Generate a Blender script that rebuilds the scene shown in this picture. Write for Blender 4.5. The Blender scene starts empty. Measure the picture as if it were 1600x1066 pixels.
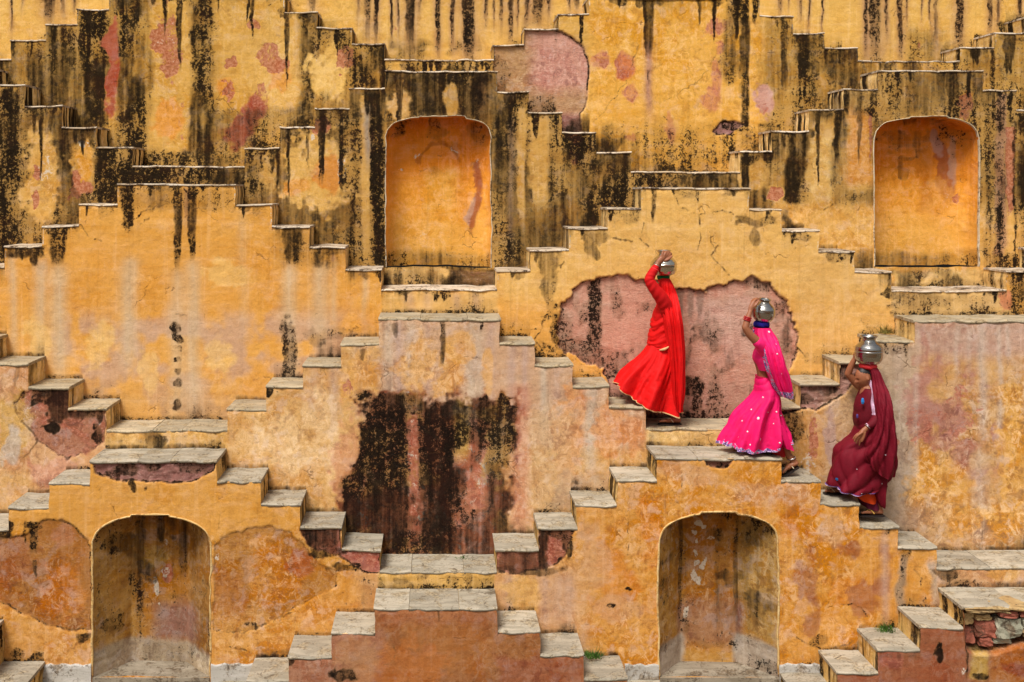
import bpy, bmesh, math, random
import numpy as np
from mathutils import Vector, Matrix

R = math.radians
rng = random.Random(11)
SC = bpy.context.scene
COL = SC.collection

# ------------------------------------------------------------------ camera, sky, sun, exposure
F = 1660.0                 # focal length in photo pixels (photo is 1600 wide)
VX, VY = 680.0, 300.0      # where the lines running away from the camera meet
cam_d = bpy.data.cameras.new('camera')
cam = bpy.data.objects.new('camera', cam_d); COL.objects.link(cam)
cam.location = (0, 0, 0); cam.rotation_euler = (R(90), 0, 0)
cam_d.sensor_width = 36.0; cam_d.lens = 36.0 * F / 1600.0
cam_d.shift_x = (800 - VX) / 1600.0
cam_d.shift_y = -(533 - VY) / 1600.0
cam_d.clip_end = 500.0
SC.camera = cam

world = bpy.data.worlds.new('World'); SC.world = world; world.use_nodes = True
wn = world.node_tree.nodes; wl = world.node_tree.links
sky = wn.new('ShaderNodeTexSky'); sky.sky_type = 'NISHITA'; sky.sun_disc = False
sky.sun_elevation = R(60); sky.sun_rotation = R(212)
sky.air_density = 1.6; sky.dust_density = 5.0; sky.ozone_density = 1.0
hs = wn.new('ShaderNodeHueSaturation'); hs.inputs['Saturation'].default_value = 0.35
wl.new(sky.outputs[0], hs.inputs['Color'])
wl.new(hs.outputs[0], wn['Background'].inputs['Color'])
wn['Background'].inputs['Strength'].default_value = 0.08

sd = bpy.data.lights.new('sun', 'SUN'); sd.energy = 3.0; sd.angle = R(20); sd.color = (1.0, 0.97, 0.91)
sun = bpy.data.objects.new('sun', sd); COL.objects.link(sun)
sun.rotation_euler = Vector((0.27, 0.42, -0.87)).to_track_quat('-Z', 'Y').to_euler()
SC.view_settings.view_transform = 'Standard'; SC.view_settings.look = 'None'
SC.view_settings.exposure = 0.3; SC.view_settings.gamma = 1.0
SC.view_settings.use_curve_mapping = False

# ------------------------------------------------------------------ helpers
def lin(c):
    return tuple((v/255/12.92 if v/255 <= .04045 else ((v/255+.055)/1.055)**2.4) for v in c)

def _h(ix, iy, s):
    v = np.sin(ix*127.1 + iy*311.7 + s*74.7) * 43758.5453
    return v - np.floor(v)
def vnoise(x, y, s=0):
    x = np.asarray(x, float); y = np.asarray(y, float)
    ix = np.floor(x); iy = np.floor(y); fx = x-ix; fy = y-iy
    fx = fx*fx*(3-2*fx); fy = fy*fy*(3-2*fy)
    a = _h(ix, iy, s); b = _h(ix+1, iy, s); c = _h(ix, iy+1, s); d = _h(ix+1, iy+1, s)
    return (a*(1-fx)+b*fx)*(1-fy) + (c*(1-fx)+d*fx)*fy
def fbm(x, y, s=0, o=4, g=.5):
    t = 0; a = 1; n = 0
    for i in range(o):
        t = t + a*vnoise(x*2**i, y*2**i, s+i*3.1); n += a; a *= g
    return t/n
def sst(a, b, x):
    t = np.clip((x-a)/(b-a), 0, 1); return t*t*(3-2*t)

def tag(o, label=None, cat=None, group=None, kind=None):
    for k, v in (('label', label), ('category', cat), ('group', group), ('kind', kind)):
        if v: o[k] = v
    return o
def empty(name, loc, label=None, cat=None, group=None):
    o = bpy.data.objects.new(name, None); COL.objects.link(o); o.location = loc
    o.empty_display_size = .1
    return tag(o, label, cat, group)
def wpos(o):
    v = Vector((0, 0, 0))
    while o: v = v + o.location; o = o.parent
    return v
def link(name, me, mat=None, parent=None, smooth=False):
    """link a mesh given in world coordinates as a child of parent (or as a top-level object)"""
    o = bpy.data.objects.new(name, me); COL.objects.link(o)
    if mat is not None and not me.materials: me.materials.append(mat)
    if parent is not None:
        o.parent = parent
        me.transform(Matrix.Translation(-wpos(parent)))
    if smooth: me.polygons.foreach_set('use_smooth', [True]*len(me.polygons))
    return o
def pmesh(name, verts, faces):
    me = bpy.data.meshes.new(name); me.from_pydata([tuple(v) for v in verts], [], faces); me.update(); return me
def np_mesh(name, V, Q):
    me = bpy.data.meshes.new(name)
    me.vertices.add(len(V)); me.vertices.foreach_set('co', np.ascontiguousarray(V, np.float32).ravel())
    n = len(Q); me.loops.add(n*4); me.loops.foreach_set('vertex_index', np.ascontiguousarray(Q, np.int32).ravel())
    me.polygons.add(n); me.polygons.foreach_set('loop_start', np.arange(0, n*4, 4, dtype=np.int32))
    me.polygons.foreach_set('loop_total', np.full(n, 4, np.int32))
    me.update(calc_edges=True); return me
def set_attr(me, name, arr):
    a = me.attributes.new(name, 'FLOAT_COLOR', 'POINT'); a.data.foreach_set('color', np.ascontiguousarray(arr, np.float32).ravel())

def warp(V):
    """the same few millimetres of wobble for everything built of masonry: no ruler-straight edges"""
    V = np.array(V, float); s = np.floor(V[:, 1]*2)
    x, z = V[:, 0], V[:, 2]
    V[:, 0] = x + .028*(fbm(x*1.3+7, z*2.2+3, 5, 3)-.5) + .014*(vnoise(x*9, z*9, 8)-.5) + .006*(vnoise(x*24, z*24, 18)-.5)
    V[:, 2] = z + .022*(fbm(x*1.9+1, z*1.1+9, 6, 3)-.5) + .013*(vnoise(x*8, z*5, 9)-.5)
    return V

# ------------------------------------------------------------------ node materials
def newmat(name):
    m = bpy.data.materials.new(name); m.use_nodes = True
    nt = m.node_tree; return m, nt, nt.nodes['Principled BSDF']
class NT:
    def __init__(s, nt): s.nt = nt
    def n(s, t, **kw):
        o = s.nt.nodes.new(t)
        for k, v in kw.items(): setattr(o, k, v)
        return o
    def l(s, a, b): s.nt.links.new(a, b)
    def noise(s, vec, scale, detail=4, rough=.55, dist=0):
        o = s.n('ShaderNodeTexNoise'); o.inputs['Scale'].default_value = scale; o.inputs['Detail'].default_value = detail
        o.inputs['Roughness'].default_value = rough; o.inputs['Distortion'].default_value = dist
        if vec is not None: s.l(vec, o.inputs['Vector'])
        return o.outputs['Fac']
    def map(s, vec, sc, loc=(0, 0, 0)):
        o = s.n('ShaderNodeMapping'); o.inputs['Scale'].default_value = sc; o.inputs['Location'].default_value = loc
        s.l(vec, o.inputs['Vector']); return o.outputs[0]
    def m(s, op, a, b=None, c=None):
        o = s.n('ShaderNodeMath', operation=op)
        for i, v in enumerate((a, b, c)):
            if v is None: continue
            if isinstance(v, (int, float)): o.inputs[i].default_value = v
            else: s.l(v, o.inputs[i])
        return o.outputs[0]
    def ss(s, x, a, b, lo=0, hi=1):
        o = s.n('ShaderNodeMapRange', interpolation_type='SMOOTHSTEP')
        s.l(x, o.inputs[0])
        for i, v in zip((1, 2, 3, 4), (a, b, lo, hi)): o.inputs[i].default_value = v
        return o.outputs[0]
    def mix(s, f, a, b, bt='MIX'):
        o = s.n('ShaderNodeMix', data_type='RGBA', blend_type=bt)
        for i, v in ((0, f), (6, a), (7, b)):
            if isinstance(v, (int, float)): o.inputs[i].default_value = v
            elif isinstance(v, tuple): o.inputs[i].default_value = (*v, 1)
            else: s.l(v, o.inputs[i])
        return o.outputs[2]
    def bump(s, h, st, dist, bsdf, nrm=None):
        o = s.n('ShaderNodeBump'); o.inputs['Strength'].default_value = st; o.inputs['Distance'].default_value = dist
        s.l(h, o.inputs['Height'])
        if nrm is not None: s.l(nrm, o.inputs['Normal'])
        if bsdf is not None: s.l(o.outputs[0], bsdf.inputs['Normal'])
        return o.outputs[0]

def make_plaster():
    m, nt, b = newmat('weathered_plaster'); g = NT(nt)
    geo = g.n('ShaderNodeNewGeometry'); pos = geo.outputs['Position']
    a1 = g.n('ShaderNodeAttribute', attribute_name='tone'); a2 = g.n('ShaderNodeAttribute', attribute_name='wear')
    sep = g.n('ShaderNodeSeparateColor'); g.l(a2.outputs['Color'], sep.inputs[0])
    dark, red, white, raw = sep.outputs[0], sep.outputs[1], sep.outputs[2], a2.outputs['Alpha']
    nF = g.noise(pos, 26, 5, .7, .4)
    nF2 = g.noise(g.map(pos, (1, 1, 1), (5, 2, 9)), 60, 4, .7)
    nM = g.noise(pos, 6.5, 5, .62, .3)
    nD = g.noise(g.map(pos, (1, 1, .8), (2, 8, 5)), 10, 7, .74, .9)
    nM2 = g.noise(g.map(pos, (1, 1, 1), (11, 3, 4)), 2.6, 7, .7, .5)
    nS = g.noise(g.map(pos, (17, 17, .8)), 1.0, 5, .65)
    nH = g.noise(g.map(pos, (1.2, 6, 9)), 1.5, 5, .65)
    gr = g.noise(pos, 150, 2, .7)
    tn = g.n('ShaderNodeHueSaturation'); g.l(a1.outputs['Color'], tn.inputs['Color']); tn.inputs['Hue'].default_value = .506; tn.inputs['Saturation'].default_value = .98; tn.inputs['Value'].default_value = 1.16
    base = tn.outputs[0]
    # tone-on-tone limewash variation
    def tone(v, sa, h=.5):
        o = g.n('ShaderNodeHueSaturation'); g.l(base, o.inputs['Color']); o.inputs['Value'].default_value = v; o.inputs['Saturation'].default_value = sa; o.inputs['Hue'].default_value = h; return o.outputs[0]
    lt, dk, og, pl = tone(1.24, .80, .504), tone(.50, 1.0, .492), tone(.86, 1.10, .489), tone(1.04, .66, .492)
    scu = a1.outputs['Alpha']; nL = g.noise(g.map(pos, (1, 1, 1), (4, 9, 2)), 1.1, 4, .6)
    scl = g.m('MULTIPLY', scu, g.ss(nL, .36, .6, .35, 1.25))
    c = g.mix(g.m('MULTIPLY', g.ss(nM2, .47, .57, 0, .85), scl), base, og)
    c = g.mix(g.m('MULTIPLY', g.ss(nD, .51, .60, 0, .55), scl), c, lt)
    c = g.mix(g.m('MULTIPLY', g.ss(nM, .53, .64, 0, .5), scl), c, pl)
    br = tone(.58, 1.02, .482)
    c = g.mix(g.m('MULTIPLY', g.ss(g.m('MULTIPLY_ADD', nM, .5, g.m('MULTIPLY', nD, .5)), .40, .47, .6, 0), scl), c, br)
    c = g.mix(g.ss(nH, .50, .72, 0, .30), c, lt)
    c = g.mix(g.ss(nH, .30, .46, .32, 0), c, og)
    c = g.mix(g.m('MULTIPLY', g.ss(g.m('MULTIPLY_ADD', nF, .6, g.m('MULTIPLY', nD, .4)), .38, .50, .5, 0), scl), c, dk)
    c = g.mix(g.ss(nF2, .54, .74, 0, .36), c, dk)
    c = g.mix(g.ss(nS, .54, .72, 0, .24), c, dk)
    c = g.mix(g.ss(nS, .33, .44, .22, 0), c, lt)
    c = g.mix(g.ss(gr, .35, .7, .0, .22), c, dk)
    # terracotta undercoat where the wash has worn away
    redc = g.mix(g.ss(nF, .4, .62), lin((164, 82, 62)), lin((204, 136, 110)))
    rf = g.m('ADD', red, g.m('ADD', g.m('MULTIPLY', g.m('SUBTRACT', nD, .5), 1.7), g.m('MULTIPLY', g.m('SUBTRACT', nF, .5), .8)))
    rf = g.m('ADD', rf, g.m('MULTIPLY', g.m('SUBTRACT', nM2, .5), 1.2))
    rfac = g.m('MULTIPLY', g.ss(rf, .38, .58, 0, .82), g.ss(red, .02, .15))
    c = g.mix(rfac, c, redc)
    # lime flakes
    wf = g.m('ADD', white, g.m('ADD', g.m('MULTIPLY', g.m('SUBTRACT', nD, .5), 1.5), g.m('MULTIPLY', g.m('SUBTRACT', nF, .5), 1.3)))
    c = g.mix(g.m('MULTIPLY', g.ss(wf, .52, .66, 0, .85), g.ss(white, .02, .15)), c, lin((226, 212, 192)))
    # trowel scratches in the bare render
    scr = g.noise(g.map(pos, (1, 1, 1.9), (3, 7, 1)), 15, 6, .78, 1.3)
    c = g.mix(g.m('MULTIPLY', g.ss(scr, .34, .50, .42, 0), raw), c, lin((146, 96, 84)))
    c = g.mix(g.m('MULTIPLY', g.ss(scr, .52, .70, 0, .6), raw), c, lin((222, 180, 164)))
    # black lichen and soot, plus the shade painted in at the wall feet
    dkc = g.mix(g.ss(nF2, .46, .70), lin((14, 12, 11)), lin((44, 34, 26)))
    dkc = g.mix(g.ss(nM2, .48, .62, 0, .6), dkc, lin((46, 26, 21)))
    dkc = g.mix(g.ss(nM, .56, .7, 0, .4), dkc, lin((56, 44, 29)))
    df = g.m('ADD', g.m('MULTIPLY', dark, 1.15), g.m('ADD', g.m('MULTIPLY', g.m('SUBTRACT', nF, .5), 1.25), g.m('ADD', g.m('MULTIPLY', g.m('SUBTRACT', nD, .5), 1.3),
             g.m('ADD', g.m('MULTIPLY', g.m('SUBTRACT', nS, .5), .6), g.m('MULTIPLY', g.m('SUBTRACT', nF2, .5), 1.1)))))
    dfac = g.ss(df, .41, .63, 0, .97)
    dsf = g.m('ADD', g.m('MULTIPLY', dark, 1.25), g.m('ADD', g.m('MULTIPLY', g.m('SUBTRACT', nD, .5), .9), g.m('ADD', g.m('MULTIPLY', g.m('SUBTRACT', nS, .5), .9), g.m('MULTIPLY', g.m('SUBTRACT', nF, .5), .5))))
    dsf = g.ss(dsf, .18, .86, 0, .95)
    dmix = g.n('ShaderNodeMix', data_type='FLOAT'); g.l(g.ss(nL, .44, .58), dmix.inputs[0]); g.l(dfac, dmix.inputs[2]); g.l(dsf, dmix.inputs[3]); dfac = dmix.outputs[0]
    dfac = g.m('MULTIPLY', dfac, g.ss(dark, .03, .2))
    c = g.mix(g.m('MULTIPLY', g.ss(dark, .03, .6), .58), c, lin((104, 78, 46)))
    c = g.mix(dfac, c, dkc)
    # hairline cracks
    wv = g.n('ShaderNodeVectorMath', operation='ADD')
    nc = g.n('ShaderNodeTexNoise'); nc.inputs['Scale'].default_value = 5; nc.inputs['Detail'].default_value = 3; g.l(pos, nc.inputs['Vector'])
    sc_ = g.n('ShaderNodeVectorMath', operation='SCALE'); g.l(nc.outputs['Color'], sc_.inputs[0]); sc_.inputs['Scale'].default_value = .35
    g.l(pos, wv.inputs[0]); g.l(sc_.outputs[0], wv.inputs[1])
    vo = g.n('ShaderNodeTexVoronoi', feature='DISTANCE_TO_EDGE'); vo.inputs['Scale'].default_value = 2.1; g.l(wv.outputs[0], vo.inputs['Vector'])
    ck = g.m('MULTIPLY', g.ss(vo.outputs['Distance'], .004, .016, 1, 0), g.ss(nM2, .55, .64))
    ck = g.m('MULTIPLY', ck, g.m('SUBTRACT', 1, raw))
    c = g.mix(g.m('MULTIPLY', ck, .48), c, lin((100, 70, 44)))
    g.l(c, b.inputs['Base Color'])
    b.inputs['Roughness'].default_value = 1.0
    b.inputs['Specular IOR Level'].default_value = .04
    # relief
    h = g.m('ADD', g.m('MULTIPLY', nF, .7), g.m('MULTIPLY', gr, .25))
    h = g.m('SUBTRACT', h, g.m('MULTIPLY', ck, .5))
    h = g.m('SUBTRACT', h, g.m('MULTIPLY', rfac, .25))
    h = g.m('ADD', h, g.m('MULTIPLY', g.m('MULTIPLY', scr, raw), 1.5))
    g.bump(h, .7, .013, b)
    return m

def make_stone(name, c1, c2, c3, dirt=(70, 55, 40), dirt_amt=.5, streak=(1.3, 5, 5), edge=None):
    m, nt, b = newmat(name); g = NT(nt)
    geo = g.n('ShaderNodeNewGeometry'); pos = geo.outputs['Position']
    oi = g.n('ShaderNodeObjectInfo')
    off = g.n('ShaderNodeVectorMath', operation='ADD'); g.l(pos, off.inputs[0])
    sc_ = g.n('ShaderNodeVectorMath', operation='SCALE'); sc_.inputs[0].default_value = (17, 9, 23); g.l(oi.outputs['Random'], sc_.inputs['Scale'])
    g.l(sc_.outputs[0], off.inputs[1]); p = off.outputs[0]
    n1 = g.noise(g.map(p, streak), 1.6, 7, .65, .5); n2 = g.noise(p, 6, 6, .65, .4); n3 = g.noise(p, 40, 5, .7)
    c = g.mix(g.ss(n1, .42, .6), lin(c1), lin(c2))
    c = g.mix(g.ss(n2, .5, .66, 0, .8), c, lin(c3))
    hv = g.n('ShaderNodeHueSaturation'); g.l(c, hv.inputs['Color']); g.l(g.m('MULTIPLY_ADD', oi.outputs['Random'], .28, .86), hv.inputs['Value'])
    c = hv.outputs[0]
    df = g.m('ADD', g.m('MULTIPLY', n3, .6), g.m('MULTIPLY', n2, .55))
    c = g.mix(g.ss(df, .57, .68, 0, dirt_amt), c, lin(dirt))
    vo = g.n('ShaderNodeTexVoronoi', feature='DISTANCE_TO_EDGE'); vo.inputs['Scale'].default_value = 2.6
    wv = g.mix(.25, p, g.n('ShaderNodeTexNoise').outputs['Color']) if False else p
    g.l(g.map(wv, (1, 2.2, 1)), vo.inputs['Vector'])
    ck = g.m('MULTIPLY', g.ss(vo.outputs['Distance'], .006, .02, 1, 0), g.ss(n2, .5, .58))
    c = g.mix(g.m('MULTIPLY', ck, .6), c, lin((66, 54, 44)))
    g.l(c, b.inputs['Base Color']); b.inputs['Roughness'].default_value = .82
    b.inputs['Specular IOR Level'].default_value = .3
    h = g.m('ADD', n1, g.m('MULTIPLY', n3, .5)); h = g.m('SUBTRACT', h, g.m('MULTIPLY', ck, .5))
    g.bump(h, .7, .010, b)
    return m

def make_cloth(name, c, rough=.75, sheen=.3, weave=900, var=.10):
    m, nt, b = newmat(name); g = NT(nt)
    geo = g.n('ShaderNodeNewGeometry'); pos = geo.outputs['Position']
    n = g.noise(pos, 14, 5, .6); w = g.noise(g.map(pos, (1, 1, 1)), weave, 1, .5)
    hv = g.n('ShaderNodeHueSaturation'); hv.inputs['Color'].default_value = (*lin(c), 1)
    g.l(g.ss(n, .3, .7, 1-var, 1+var), hv.inputs['Value'])
    g.l(hv.outputs[0], b.inputs['Base Color'])
    b.inputs['Roughness'].default_value = rough; b.inputs['Sheen Weight'].default_value = sheen
    b.inputs['Sheen Tint'].default_value = (*lin(c), 1)
    b.inputs['Specular IOR Level'].default_value = .25
    cr = g.noise(g.map(pos, (1, 1, .35)), 30, 4, .6, .6)
    g.bump(g.m('ADD', g.m('MULTIPLY', w, .15), cr), .35, .008, b)
    return m
def make_plain(name, c, rough=.6, metal=0, bump=0, bscale=60, var=.12, spec=.4):
    m, nt, b = newmat(name); g = NT(nt)
    pos = g.n('ShaderNodeNewGeometry').outputs['Position']
    n = g.noise(pos, bscale*.4, 5, .6)
    hv = g.n('ShaderNodeHueSaturation'); hv.inputs['Color'].default_value = (*lin(c), 1)
    g.l(g.ss(n, .3, .7, 1-var, 1+var), hv.inputs['Value']); g.l(hv.outputs[0], b.inputs['Base Color'])
    b.inputs['Roughness'].default_value = rough; b.inputs['Metallic'].default_value = metal
    b.inputs['Specular IOR Level'].default_value = spec
    if bump: g.bump(g.noise(pos, bscale, 4, .6), bump, .006, b)
    return m

M_PL = make_plaster()
M_GREY = make_stone('grey_tread_stone', (150, 140, 122), (176, 164, 144), (186, 166, 132), dirt_amt=.55)
M_TAN = make_stone('tan_tread_stone', (158, 144, 120), (182, 164, 134), (190, 164, 120), dirt_amt=.55)
M_LIME = make_stone('lime_worn_edge', (176, 154, 126), (204, 188, 168), (150, 118, 86), dirt=(44, 34, 28), dirt_amt=.9)
M_FLOOR = make_stone('floor_stone', (166, 164, 158), (196, 192, 184), (178, 164, 140), dirt_amt=.5)
M_AFLOOR = make_stone('niche_floor_stone', (128, 116, 98), (150, 138, 120), (120, 100, 76), dirt_amt=.7)
M_SKIRT = make_stone('skirting_lime', (188, 182, 172), (204, 198, 190), (170, 150, 124), dirt=(96, 84, 72), dirt_amt=.7)
M_RIM = make_stone('arch_rim_lime', (206, 168, 104), (216, 186, 132), (186, 132, 70), dirt=(90, 62, 36), dirt_amt=.5)
M_RIMW = make_stone('arch_rim_white', (214, 194, 160), (222, 208, 182), (190, 150, 100), dirt=(60, 46, 34), dirt_amt=.7)
M_RUBR = make_stone('red_rubble_stone', (150, 84, 66), (176, 104, 84), (126, 78, 60), streak=(5, 5, 5), dirt_amt=.6)
M_RUBG = make_stone('grey_rubble_stone', (164, 162, 140), (186, 180, 156), (150, 120, 92), streak=(5, 5, 5), dirt_amt=.6)
M_RUBT = make_stone('tan_rubble_stone', (170, 138, 92), (188, 160, 112), (130, 98, 66), streak=(5, 5, 5), dirt_amt=.6)
# ------------------------------------------------------------------ the seven tiers of the stepped well
# every tier is 0.5 m behind the one below; its front edge is listed as (x where a step begins, height of its tread),
# both measured in photo pixels on that tier's own plane and turned into metres by px()
YK = {k: 10.46 + .5*i for i, k in enumerate('ABCDEFG')}
def px(x, y, Y): return ((x-VX)*Y/F, Y, (VY-y)*Y/F)
PROFILE = {
 'A': [(-120, 1000), (-27, 1068), (40, 1103), (105, 1130), (320, 1100), (385, 1063), (451, 1027), (518, 988), (586, 949.5), (777, 986), (843, 1023),
       (911, 1060), (979, 1098), (1045, 1130), (1243, 1086), (1308, 1050), (1372, 1015), (1438, 979), (1505, 947.5), (1720, None)],
 'B': [(-120, 862), (-50, 826), (14, 792), (77.6, 754), (140, 719), (339, 751), (407, 787), (469, 822.5), (533, 857), (593.5, 892),
       (776, 858), (842, 824), (902, 788), (965, 749), (1027, 714.5), (1220, 750), (1281, 786), (1342, 821.5), (1404, 853.5), (1464, 886),
       (1690, 862), (1760, None)],
 'C': [(-100, 497), (-78, 532), (-18, 567), (44, 604), (106, 637), (166, 671), (356, 639), (417, 603), (474, 569), (533, 535), (592, 497.5), (780, 535),
       (835, 569), (894, 602), (951, 635), (1009, 669), (1194, 635), (1251, 599), (1311, 566), (1370, 532), (1429, 500), (1720, None)],
 'D': [(-110, 450), (-50, 416), (8, 384), (66, 353), (125, 319), (184, 287), (368, 319), (425, 353), (483, 385), (539, 420), (595, 451),
       (777, 422), (829, 390), (889, 355), (949, 325), (1002, 293), (1171, 326), (1222, 359), (1280, 392), (1335, 424), (1393, 453),
       (1573, 423), (1630, 390), (1690, None)],
 'E': [(-100, 105), (-15, 131), (39, 164.5), (96, 198), (149, 229.5), (208, 259), (383, 230), (437, 197.5), (492, 168), (547, 137),
       (603, 110), (776, 142), (825, 174), (877, 206), (930, 237), (986, 268), (1156, 235), (1205, 204), (1264, 170.5), (1318, 138),
       (1371, 110), (1536, 140), (1588, 172), (1650, None)],
 'F': [(-90, 92), (17, 61.5), (71, 37), (120, 13.5), (170, -9), (444, 18), (495, 42), (550, 67), (601, 92), (771, 69), (820, 44),
       (873, 21), (920, -4), (1187, 24), (1239, 51), (1288, 74), (1340, 95), (1500, 73), (1555, 50), (1605, 25), (1660, None)],
 'G': [(-70, -150), (1640, None)],
}
# arches: (left, right, crown, spring, exponent, flat key half-width, key centre)
ARCH = {'B': [(145, 328, 806.5, 850, 2.2, 29, 234), (1030.5, 1215, 803, 848, 2.2, 28, 1124)],
        'E': [(603.5, 767, 183, 222, 3.0, 36, 690), (1367, 1530, 184.5, 224, 3.0, 29, 1453)]}
SILL = {'B': 1058, 'E': 417}
PITCH = .0122

def arch_y(a, x):
    l, r, crown, spring, n, kw, kx = a
    u = np.clip(np.abs((x-(l+r)/2)/((r-l)/2)), 0, 1)
    y = spring - (spring-crown)*(1-u**n)**(1/n)
    return np.where(np.abs(x-kx) < kw, np.minimum(y, crown-1.5), y)

class Paint:
    """stains, patches and wash tones set down on the vertices of one wall (x, y in photo pixels on its own plane)"""
    def __init__(s, x, y, depth, base, seed):
        s.x0, s.y0 = x, y
        s.n1 = fbm(x/34, y/34, seed, 4); s.n2 = fbm(x/9, y/9, seed+20, 3)
        s.x = x + 16*(s.n1-.5) + 5*(s.n2-.5)
        s.y = y + 16*(fbm(x/34, y/34, seed+40, 4)-.5) + 5*(fbm(x/9, y/9, seed+60, 3)-.5)
        s.st = fbm(x/15, y/150, seed+80, 4)
        s.st7 = .5*fbm(x/6, y/70, seed+90, 3) + .5*fbm(x/19, y/130, seed+95, 3)
        s.depth = depth; n = len(x)
        s.base = np.tile(np.array(lin(base)), (n, 1)); s.dark = np.zeros(n); s.red = np.zeros(n)
        s.white = np.zeros(n); s.raw = np.zeros(n); s.rec = np.zeros(n); s.seed = seed; s.scum = np.full(n, .5)
    # shapes, 0..1
    def e(s, cx, cy, rx, ry, rot=0, soft=.7):
        dx, dy = s.x-cx, s.y-cy; c, q = math.cos(R(rot)), math.sin(R(rot))
        d = np.hypot((dx*c+dy*q)/rx, (-dx*q+dy*c)/ry)
        return sst(.25, .72, sst(1+soft*.8, 1-soft*.9, d) + 1.15*(s.n1-.5) + 1.0*(s.n2-.5))*sst(2.0, 1.25, d)
    def s_(s, x, y0, y1, w, *_):
        """soft water run"""
        xx = s.x0 + 5*(vnoise(s.y0/50, s.x0*0+x, s.seed)-.5)
        return np.exp(-((xx-x)/(w*.55))**2)*sst(-8, 14, s.y0-y0)*sst(y1+25, y1-40, s.y0)*(.55+.7*s.st7)
    def r(s, x0, x1, y0, y1, soft=8):
        return sst(x0-soft, x0+soft, s.x)*sst(x1+soft, x1-soft, s.x)*sst(y0-soft, y0+soft, s.y)*sst(y1+soft, y1-soft, s.y)
    def d(s, x, y0, y1, w, taper=.5):
        yy = np.clip((s.y0-y0)/max(y1-y0, 1), 0, 1.2)
        ww = w*.5*(1-taper*yy**1.5)*(.75+.6*s.n2)
        xx = s.x0 + 3*(vnoise(s.y0/60, s.x0*0+x, s.seed)-.5) + 3.5*(s.n2-.5)
        return sst(1.25, .55, np.abs(xx-x)/np.maximum(ww, .5))*sst(-3, 1, s.y0-y0)*sst(1.12, .78, yy)
    def sdf(s, pts, rag=6, x=None, y=None):
        X = s.x0 + rag*(s.n1-.5)*1.6 + rag*(s.n2-.5)*1.1 if x is None else x
        Y = s.y0 + rag*(fbm(s.x0/14, s.y0/14, s.seed+7, 4)-.5)*2 if y is None else y
        p = np.array(pts, float); q = np.roll(p, -1, 0)
        lo, hi = p.min(0)-25, p.max(0)+25
        m = (X > lo[0]) & (X < hi[0]) & (Y > lo[1]) & (Y < hi[1])
        D = np.full(len(X), 99.); xx, yy = X[m], Y[m]
        best = np.full(len(xx), 1e9); ins = np.zeros(len(xx), bool)
        for (ax, ay), (bx, by) in zip(p, q):
            ex, ey = bx-ax, by-ay; t = np.clip(((xx-ax)*ex+(yy-ay)*ey)/(ex*ex+ey*ey+1e-9), 0, 1)
            best = np.minimum(best, np.hypot(xx-ax-t*ex, yy-ay-t*ey))
            c = ((ay > yy) != (by > yy))
            xi = ax + (yy-ay)/(by-ay if by != ay else 1e-9)*ex
            ins ^= c & (xx < xi)
        D[m] = np.where(ins, -best, best); return D
    def p(s, pts, soft=3, rag=6): return sst(soft, -soft, s.sdf(pts, rag))
    # effects
    def B(s, t, col, a=1.0):
        k = (t*a)[:, None]; s.base = s.base*(1-k) + np.array(lin(col))*k
    def dk(s, t, v=.6, m=True): s.dark = np.maximum(s.dark, t*v*(np.clip(.30+1.35*s.st7, .3, 1.25) if m else 1))
    def cl(s, t, a=.9): s.dark *= 1-t*a
    def rd(s, t, v=.6): s.red = np.maximum(s.red, t*v)
    def wh(s, t, v=.6): s.white = np.maximum(s.white, t*v)
    def hole(s, pts, depth, col=None, raw=1, rag=6, rim=.75, cola=1., rough=0., soft=1.6):
        D = s.sdf(pts, rag); t = sst(soft, -soft, D)
        s.rec = np.maximum(s.rec, t*(depth + rough*(fbm(s.x0/9, s.y0/7, s.seed+3, 4)-.5)))
        if col: s.B(t, col, cola)
        s.scum = np.maximum(s.scum, t*1.3*(raw < .9)); s.raw = np.maximum(s.raw, t*raw); s.cl(t, .8); s.red *= 1-t
        if rim: s.dk(sst(2.4, .4, np.abs(D+1.0))*sst(.3, .55, s.n2+.1), rim, False)
        return t
    def crack(s, pts, w=1.6, v=.8):
        best = np.full(len(s.x), 1e9)
        xx = s.x0 + 9*(s.n1-.5) + 6*(s.n2-.5); yy = s.y0 + 9*(s.n2-.5)
        for (ax, ay), (bx, by) in zip(pts, pts[1:]):
            ex, ey = bx-ax, by-ay; t = np.clip(((xx-ax)*ex+(yy-ay)*ey)/(ex*ex+ey*ey+1e-9), 0, 1)
            best = np.minimum(best, np.hypot(xx-ax-t*ex, yy-ay-t*ey))
        s.dk(sst(w*1.5, w*.3, best)*sst(.35, .55, s.n2+.06), v*.72, False)
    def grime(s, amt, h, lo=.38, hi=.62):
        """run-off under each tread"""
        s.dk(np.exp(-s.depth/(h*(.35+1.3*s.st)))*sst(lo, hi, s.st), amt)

OCH, OCH2, ORG, CRM, LAV = (226, 172, 92), (212, 152, 74), (220, 138, 46), (236, 200, 140), (188, 154, 140)
PNK, BRN, TER, GLD, GRW, BEI = (200, 146, 130), (158, 90, 42), (172, 86, 62), (166, 110, 48), (190, 180, 172), (208, 172, 122)

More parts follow.
